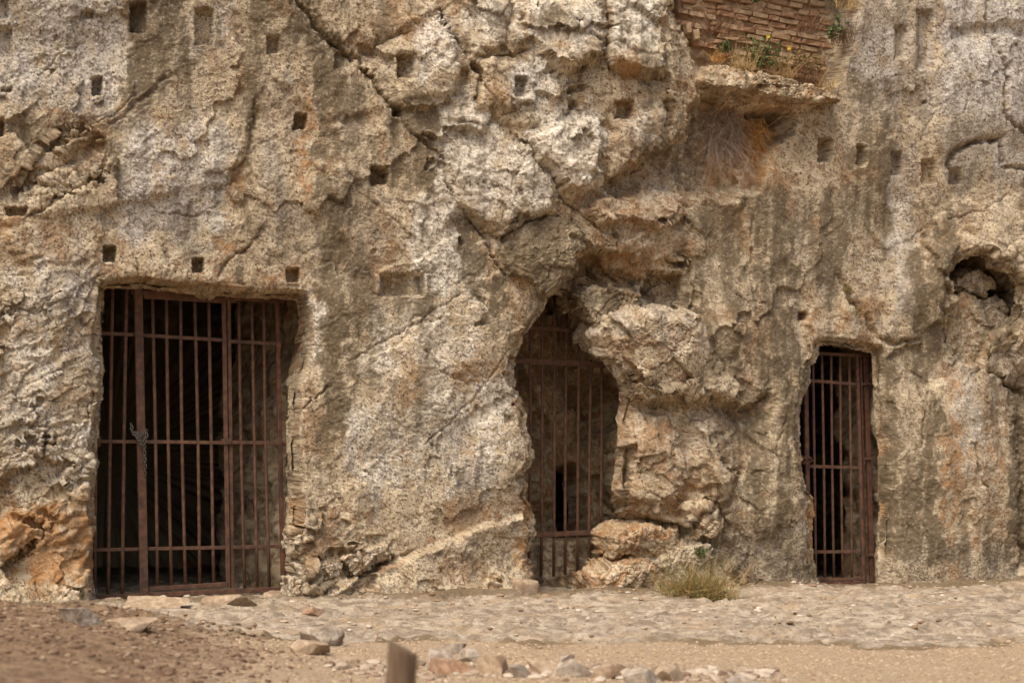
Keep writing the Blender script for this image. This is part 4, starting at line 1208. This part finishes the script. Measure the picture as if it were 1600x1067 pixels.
# --- middle: bars through three flat rails
G2 = Gate('iron_gate', 'rusty iron grille with tall bars in the middle cave mouth', (810, 15.35), (950, 15.62), (880, 905))
for xt, yt, xb, yb in [(806, 560, 806, 800), (828, 500, 826, 905), (847, 455, 845.5, 900), (866.5, 452, 865, 900), (885.5, 474, 883, 898), (905, 510, 902, 897), (923.5, 562, 920.5, 895), (940, 566, 938.5, 832)]:
    G2.rod(xt, yt, xb, yb, 2.5)
G2.flat('rail', 790, 509.5, 908, 517.5, 6, .012, off=.016)
G2.flat('rail', 780, 562.5, 948, 570.5, 9, .012, off=.016)
G2.flat('rail', 785, 838, 942, 830.5, 8, .012, off=.016)
# low slab behind it
def low_slab():
    X = np.linspace(800, 962, 70); Y = np.linspace(842, 925, 40)
    gx_, gy_ = np.meshgrid(X, Y)
    q = [(x, y) for x, y in zip(gx_.ravel(), gy_.ravel())]
    V = []
    for x, y in q:
        p = G2.pt(x, y); V.append(p)
    V = np.array(V).reshape(40, 70, 3)
    nn = fbm((gx_ / 14).astype(f32), (gy_ / 14).astype(f32), 4, 61)
    V[..., 1] += .07 + .03 * nn + .16 * np.clip((gx_ - 918) / 30, 0, 1) ** 2 + .25 * sst(8, 0, gy_ - 842 + 3 * nn)
    return link('cave_floor_slab', grid_mesh('cave_floor_slab', V, None, masks_of(V, .5, .25, 0)), ROCK, cliff)
low_slab()

# --- right: narrow gate
G3 = Gate('iron_gate', 'narrow rusty iron gate with a single chained leaf in the right cave mouth', (1255, 15.93), (1345, 16.12), (1310, 908))
G3.flat('post', 1257.5, 545, 1263.5, 912, 7, .03, vertical=True, off=.01)
for xt, xb in [(1270, 1275), (1284, 1289), (1298.5, 1303), (1312.5, 1317), (1326.5, 1331)]:
    G3.rod(xt, 553, xb, 908, 2.1)
G3.flat('frame', 1338.5, 553, 1349, 912, 5, .03, vertical=True, off=.006)
G3.flat('frame', 1256, 551, 1343, 555.5, 5, .03)
G3.flat('frame', 1262, 906, 1349, 904, 5.5, .03)
G3.flat('rail', 1258, 594, 1341, 600.5, 5, .02)
G3.flat('rail', 1260, 728, 1345, 731, 5, .02)
G3.flat('rail', 1263, 862, 1347, 861.5, 5, .02)
G3.flat('sill_rail', 1262, 912, 1351, 911, 6, .035, mat=IRON_D)
G3.flat('hinge_post', 1353, 556, 1364, 908, 8, .03, vertical=True, off=-.04, mat=IRON_D)
for y in (717, 600, 868):
    G3.flat('hinge_pin', 1344, y, 1366, y - 1, 4, .02, off=-.02)
G3.flat('edge_bar', 1344.5, 556, 1352.5, 911, 3, .03, vertical=True, off=-.02, mat=IRON_D)
cp3 = lambda x, y, o: G3.pt(x, y, .05 + o)
chain('lock_chain', 'short rusty chain looped round the post of the narrow right gate', [cp3(1249, 712, -.02), cp3(1254, 716, .02), cp3(1262, 714, .02), cp3(1267, 718, -.02), cp3(1261, 724, .015), cp3(1253, 722, .02), cp3(1248, 718, -.01)], .032, .0045, IRON_D)

# ================================================================== BRICK WALL over the ledge
BRICK = simple_mat('old_brick', srgb(154, 118, 88), srgb(178, 145, 112), 24, .95, .008, srgb(158, 136, 110), bscale=70)
BRICK2 = simple_mat('pale_brick', srgb(162, 134, 104), srgb(186, 160, 128), 26, .95, .008, srgb(148, 118, 90), bscale=70)
BRICK3 = simple_mat('dark_brick', srgb(142, 106, 78), srgb(166, 130, 100), 22, .95, .008, srgb(150, 130, 106), bscale=70)
MORTAR = simple_mat('old_mortar', srgb(150, 122, 94), srgb(174, 148, 118), 26, .95, .01, srgb(134, 106, 80), bscale=60)
bw_root_pt = plane_pt(1190, 110, 0, 0) if False else None
WB = Gate('brick_wall', 'weathered reddish brick patch above the rock ledge', (1060, 15.42), (1330, 16.02), (1190, 120))
WB.root['category'] = 'brick wall'
wall_poly = [(1052, -14), (1338, -14), (1334, 50), (1318, 98), (1304, 132), (1275, 144), (1200, 118), (1135, 96), (1076, 82), (1062, 40)]
xx = np.linspace(1050, 1345, 110); yy = np.linspace(-30, 175, 80)
mx, my = np.meshgrid(xx, yy)
msd = poly_sd(mx, my, [(p[0], p[1]) for p in wall_poly[:3]] + [(1322, 60), (1312, 120), (1300, 170), (1060, 170), (1060, 0)])
mv = np.array([[WB.pt(a, b) for a, b in zip(r1, r2)] for r1, r2 in zip(mx, my)])
mv[..., 1] += .020 - .035 * np.clip(fbm((mx / 30).astype(f32), (my / 22).astype(f32), 3, 72), 0, 1) * 2 + .035 * fbm((mx / 12).astype(f32), (my / 8).astype(f32), 4, 71) + np.clip(-msd, 0, 30) * .01
mo = link('mortar', grid_mesh('mortar', mv), MORTAR); WB.under(mo)
brick_meshes = []
for k in range(7):
    bm = bmesh.new(); bmesh.ops.create_cube(bm, size=1)
    bmesh.ops.bevel(bm, geom=bm.edges[:], offset=.10, segments=1, affect='EDGES')
    r = random.Random(k)
    for v in bm.verts: v.co += Vector((r.uniform(-.05, .05), r.uniform(-.08, .08), r.uniform(-.09, .09)))
    me = bpy.data.meshes.new('brick'); bm.to_mesh(me); bm.free(); me.materials.append((BRICK, BRICK2, BRICK3)[k % 3]); brick_meshes.append(me)
row = 0; y = -34
bcount = 0
while y < 190:
    x = 1050 - rnd.uniform(0, 22)
    while x < 1345:
        L = rnd.choice([15, 20, 24, 27, 30]); slope = .20
        cx, cy = x + L / 2, y - 30 + slope * (x + L / 2 - 1060)
        x += L + 1.2
        ok = poly_sd(np.array([cx]), np.array([cy]), wall_poly)[0]
        if ok < 2 or rnd.random() < .10: continue
        a = WB.pt(x - L - 1.2, y - 30 + slope * (x - L - 1.2 - 1060)); b = WB.pt(x - 1.2, y - 30 + slope * (x - 1.2 - 1060))
        if ok < 14 and rnd.random() < .35: continue
        o = bpy.data.objects.new('brick', rnd.choice(brick_meshes)); COL.objects.link(o)
        t = (b - a); ln = t.length; t.normalize()
        up = Vector((0, 0, 1)); nn = t.cross(up).normalized(); up = nn.cross(t)
        R = Matrix((t, nn, up)).transposed().to_4x4()
        mid = (a + b) / 2 - nn * 0 + Vector((0, rnd.uniform(-.010, .030) + .02, 0))
        o.matrix_world = Matrix.Translation(mid) @ R @ Matrix.Diagonal((ln * .98, .09, px_w(8.0 + rnd.uniform(-.8, .6), mid.y), 1))
        mw = o.matrix_world.copy()
        o.parent = WB.root; o.matrix_parent_inverse = Matrix.Translation(-WB.root.location)
        bcount += 1
    y += 9.1
# two upright bricks at the left edge
for cx, cy, w_, h_ in [(1073, 48, 9, 17), (1085, 58, 11, 18)]:
    o = bpy.data.objects.new('brick', brick_meshes[1]); COL.objects.link(o)
    p = WB.pt(cx, cy) + Vector((0, -.05, 0)); k = p.y / FP
    o.matrix_world = Matrix.Translation(p) @ Matrix.Rotation(.35, 4, 'Z') @ Matrix.Rotation(-.15, 4, 'Y') @ Matrix.Diagonal((w_ * k, .08, h_ * k, 1))
    o.parent = WB.root; o.matrix_parent_inverse = Matrix.Translation(-WB.root.location)

# rock shelf under the bricks
shelf = crag([(1080, 122), (1096, 108), (1135, 112), (1175, 121), (1215, 133), (1255, 144), (1292, 158), (1298, 164), (1262, 168), (1215, 163), (1170, 152), (1125, 146), (1090, 144), (1080, 134)], .02, .24, .5, 41, (-.02, .03), .05, .4, .8, .4, .42, .0, n=300, planes=1)
shelf.parent = None; shelf.name = 'rock_shelf'
tag(shelf, 'jutting layered rock shelf below the brick patch', 'rock ledge')

# ================================================================== PLANTS
def leaf_mat(name, a, b):
    m, nt, bs = new_mat(name); n = N(nt)
    nt.links.new(n.mix(n.ramp(n.noise(40, 3), .35, .65), a, b), bs.inputs['Base Color'])
    bs.inputs['Roughness'].default_value = .7; bs.inputs['Specular IOR Level'].default_value = .2
    return m
GREEN = leaf_mat('green_leaf', srgb(70, 88, 50), srgb(112, 124, 78))
OLIVE = leaf_mat('olive_leaf', srgb(122, 110, 66), srgb(160, 143, 92))
STRAW = leaf_mat('straw', srgb(164, 132, 82), srgb(206, 178, 124))
GOLD = leaf_mat('golden_grass', srgb(176, 124, 66), srgb(206, 158, 92))
GREYST = leaf_mat('grey_twigs', srgb(128, 108, 92), srgb(166, 146, 128))
BROWNT = leaf_mat('brown_twigs', srgb(96, 70, 50), srgb(134, 102, 76))
YELLOW = leaf_mat('yellow_petal', srgb(196, 158, 36), srgb(212, 178, 56))

def blades(name, base, n, length, spread, width, lean, mat, r, curl=.5, box=(.05, .03, .01), parent=None, segs=4):
    """n tapering grass blades or twigs from around a base point"""
    V = []; F = []
    for _ in range(n):
        p = Vector(base) + Vector((r.uniform(-1, 1) * box[0], r.uniform(-1, 1) * box[1], r.uniform(-1, 1) * box[2]))
        d = (Vector(lean) + Vector((r.gauss(0, spread), r.gauss(0, spread), r.gauss(0, spread)))).normalized()
        cu = Vector((r.gauss(0, curl), r.gauss(0, curl), r.gauss(0, curl) - curl * .4))
        L = length * r.uniform(.45, 1.1); sd = d.cross(Vector((r.gauss(0, 1), r.gauss(0, 1), r.gauss(0, 1)))).normalized()
        o = len(V)
        for i in range(segs + 1):
            t = i / segs
            w_ = width * (1 - t * .85)
            q = p + d * L * t + cu * L * t * t * .5
            V += [q - sd * w_ / 2, q + sd * w_ / 2]
            if i: F.append((o + 2 * i - 2, o + 2 * i - 1, o + 2 * i + 1, o + 2 * i))
    me = bpy.data.meshes.new(name); me.from_pydata([tuple(v) for v in V], [], F); me.update()
    o = link(name, me, mat)
    if parent is not None:
        o['kind'] = 'stuff'; o.parent = parent; o.matrix_parent_inverse = Matrix.Translation(-parent.location)
    return o

def foliage(name, base, n, h, w, lsize, mat, r, parent):
    """leaf-sized folded faces on short upright stems"""
    V = []; F = []; m = MB()
    for k in range(max(5, n // 9)):
        d = Vector((r.gauss(0, .45), r.gauss(0, .3) - .25, 1)).normalized()
        L = h * r.uniform(.5, 1.0)
        b0 = Vector(base) + Vector((r.uniform(-.35, .35) * w, r.uniform(-.2, .2) * w, 0))
        tip = b0 + d * L
        m.tube([b0, b0.lerp(tip, .5) + Vector((r.gauss(0, .004), 0, 0)), tip], [.0025, .002, .001], 4, False)
        for i in range(9):
            t = r.uniform(.2, 1.0); q = b0.lerp(tip, t)
            ld = Vector((r.gauss(0, 1), r.gauss(0, 1) - .3, r.gauss(.5, .7))).normalized()
            sd = ld.cross(Vector((r.gauss(0, 1), r.gauss(0, 1), r.gauss(0, 1)))).normalized()
            up = ld.cross(sd) * .2
            s_ = lsize * r.uniform(.6, 1.2); o = len(V)
            V += [q, q + ld * s_ * .5 + sd * s_ * .3 + up * s_, q + ld * s_, q + ld * s_ * .5 - sd * s_ * .3 + up * s_]
            F += [(o, o + 1, o + 2), (o, o + 2, o + 3)]
    me = bpy.data.meshes.new(name); me.from_pydata([tuple(v) for v in V], [], F); me.update()
    o = link(name, me, mat); o.parent = parent; o.matrix_parent_inverse = Matrix.Translation(-parent.location)
    o['kind'] = 'stuff'
    st = m.build('stems', BROWNT); st['kind'] = 'stuff'; st.parent = parent; st.matrix_parent_inverse = Matrix.Translation(-parent.location)

r = random.Random(5)
def wallpt(px, py, out=.06): return WB.pt(px, py) + Vector((.02, -out, 0))
for px, py, hpx, n, mt, lab in [
    (1178, 122, 42, 130, GREEN, 'largest green shrub on the rock shelf below the bricks'),
    (1125, 96, 20, 50, GREEN, 'small green plant at the left end of the rock shelf'),
    (1297, 74, 30, 60, GREEN, 'dark green plant at the right edge of the brick patch'),
    (1171, 18, 20, 40, GREEN, 'small green plant growing high in the bricks, left'),
    (1236, 8, 20, 60, GREEN, 'green plant at the top of the picture above the bricks'),
    (1263, 126, 28, 60, OLIVE, 'olive green plant at the right end of the rock shelf'),
    (1240, 116, 26, 45, OLIVE, 'thin olive plant on the rock shelf right of the largest shrub'),
    (1206, 122, 24, 45, OLIVE, 'thin olive plant on the rock shelf beside the largest shrub')]:
    p = wallpt(px, py, .22); k = p.y / FP
    e = empty('plant', p); tag(e, lab, 'plant', 'plants on the brick patch')
    foliage('foliage', p, int(n * 1.6), hpx * k * 1.5, hpx * k * 1.2, .044 if mt is GREEN else .030, mt, r, e)
for px, py, lab in [(1192, 65, 'upper left of the two yellow flowers before the bricks'), (1224, 83, 'lower right of the two yellow flowers before the bricks')]:
    p0 = wallpt(px - 4, py + 45, .14); p1 = wallpt(px, py, .17)
    e = empty('yellow_flower', p0); tag(e, lab, 'flower', 'yellow flowers on the shelf')
    m = MB(); m.tube([p0, p0.lerp(p1, .5) + Vector((.012, 0, 0)), p1], [.002, .0018, .0015], 4)
    o = m.build('stem', OLIVE); o.parent = e; o.matrix_parent_inverse = Matrix.Translation(-e.location)
    V = []; F = []
    for k in range(11):
        an = 2 * math.pi * k / 11; d = Vector((math.cos(an), -.35, math.sin(an))); sd = Vector((-math.sin(an), 0, math.cos(an)))
        o_ = len(V); V += [p1, p1 + d * .010 + sd * .005, p1 + d * .019, p1 + d * .010 - sd * .005]; F.append((o_, o_ + 1, o_ + 2, o_ + 3))
    me = bpy.data.meshes.new('petals'); me.from_pydata([tuple(v) for v in V], [], F); me.update()
    o = link('petals', me, YELLOW); o.parent = e; o.matrix_parent_inverse = Matrix.Translation(-e.location)
for px, py, hpx, n, mt, lab in [
    (1110, 62, 46, 90, BROWNT, 'dead brown shrub hanging on the left of the brick patch'),
    (1250, 60, 40, 80, BROWNT, 'dead brown shrub on the right of the brick patch'),
    (1312, 78, 56, 110, BROWNT, 'dead brown shrub at the right edge of the brick patch'),
    (1310, 24, 40, 60, STRAW, 'straw coloured grass tuft high at the right edge of the bricks'),
    (1150, 118, 44, 100, STRAW, 'dry grass tuft on the shelf left of the largest shrub'),
    (1210, 134, 40, 110, STRAW, 'dry grass tuft on the shelf right of the largest shrub'),
    (1247, 140, 40, 110, BROWNT, 'dry brown grass tuft near the right end of the shelf'),
    (1278, 150, 34, 80, STRAW, 'dry grass tuft at the right tip of the shelf'),
    (1112, 106, 24, 60, GOLD, 'golden dry tuft at the left end of the shelf')]:
    p = wallpt(px, py, .24); k = p.y / FP
    o = blades('dry_tuft', p, n, hpx * k * 1.3, .45, .0042, (0, -.25, 1), mt, r, .5, (hpx * k * .45, .04, .02))
    tag(o, lab, 'dry plant', 'dry tufts on the brick patch')
# dry grass hanging in the hollow under the shelf
hp = hit(1128, 200)
o = blades('hanging_grass', hp + Vector((0, -.02, 0)), 420, .36, .40, .0042, (.10, -.15, -.8), GREYST, r, 1.1, (.14, .04, .16)); tag(o, 'grey curtain of dead twigs hanging in the hollow under the shelf', 'dry plant')
hp = hit(1178, 215)
o = blades('hanging_grass', hp + Vector((0, -.02, .02)), 330, .32, .36, .0046, (.12, -.15, -.8), GOLD, r, .9, (.08, .04, .14)); tag(o, 'golden dry grass hanging in the hollow under the shelf', 'dry plant')
# clump at the foot of the cliff
hp = gpt(1088, 938)
cl = empty('grass_clump', hp); tag(cl, 'yellowish dry grass clump at the foot of the cliff right of the middle cave', 'grass clump')
for k, (dx, hh, n, mt) in enumerate([(-.12, .34, 240, OLIVE), (.04, .40, 320, OLIVE), (.16, .30, 200, STRAW), (.0, .34, 120, GOLD), (-.04, .42, 260, OLIVE), (.10, .38, 200, OLIVE)]):
    blades('blades', hp + Vector((dx, -.02 - .03 * (k % 2), .02)), int(n * .7), hh * r.uniform(.6, .95), .42, .0052, (r.uniform(-.25, .25), -.2, 1), mt, r, .8, (.15, .08, .02), cl)
hp = hit(1093, 868)
e = empty('plant', hp); tag(e, 'green sprout in the crack above the dry grass clump', 'plant'); foliage('foliage', hp + Vector((0, -.04, -.02)), 50, .09, .14, .04, GREEN, r, e)
for px, py, h_, lab in [(1345, 490, .10, 'small olive plant in the crack above the narrow gate'), (1386, 532, .11, 'olive plant in the crack right of the narrow gate top'), (1322, 455, .08, 'uppermost small olive plant in the crack above the narrow gate'), (1465, 505, .07, 'thin plant right of the narrow gate by the boulder hollow')]:
    hp = hit(px, py); e = empty('plant', hp); tag(e, lab, 'plant', 'plants in the rock cracks')
    foliage('foliage', hp + Vector((0, -.03, -.03)), 45, h_, h_ * 1.6, .022, OLIVE, r, e)

# ================================================================== WOODEN POST in the foreground
def wooden_post():
    YP = 5.6
    top = at(618, 1022, YP); gz_ = float(ground_z(np.array([top.x], f32), np.array([YP], f32))[0][0])
    rad = 24.5 * YP / FP; Hh = top.z - gz_ + .02
    nA, nR = 40, 30; V = []
    for j in range(nR + 1):
        t = j / nR
        for i in range(nA):
            an = 2 * math.pi * i / nA
            rr = rad * (1.05 - .10 * t) * (1 + .05 * math.cos(3 * an + .6) + .018 * float(perlin(np.array([an * 4], f32), np.array([t * 1.3], f32), 3)[0]))
            if t > .97: rr *= .95
            V.append((math.cos(an) * rr - .012 * (1 - t), math.sin(an) * rr, Hh * t - .02 * (t > .99) * math.cos(an) * 1.0))
    F = [(j * nA + i, j * nA + (i + 1) % nA, (j + 1) * nA + (i + 1) % nA, (j + 1) * nA + i) for j in range(nR) for i in range(nA)]
    F.append(tuple(nR * nA + i for i in range(nA)))
    me = bpy.data.meshes.new('wooden_post'); me.from_pydata(V, [], F); me.update()
    m, nt, b = new_mat('weathered_wood'); n = N(nt)
    g = n.noise(9, 6, .65, co=n.mapped((6, 6, .5)))
    col = n.mix(n.ramp(g, .35, .65), srgb(82, 62, 44), srgb(114, 92, 68))
    nt.links.new(col, b.inputs['Base Color']); b.inputs['Roughness'].default_value = .85
    nt.links.new(n.bump(g, .004), b.inputs['Normal'])
    o = link('wooden_post', me, m); o.location = (top.x, YP, gz_ - .0)
    o.rotation_euler = (0, math.radians(2.5), 0)
    tag(o, 'short weathered wooden post standing in the blurred foreground', 'post')
wooden_post()
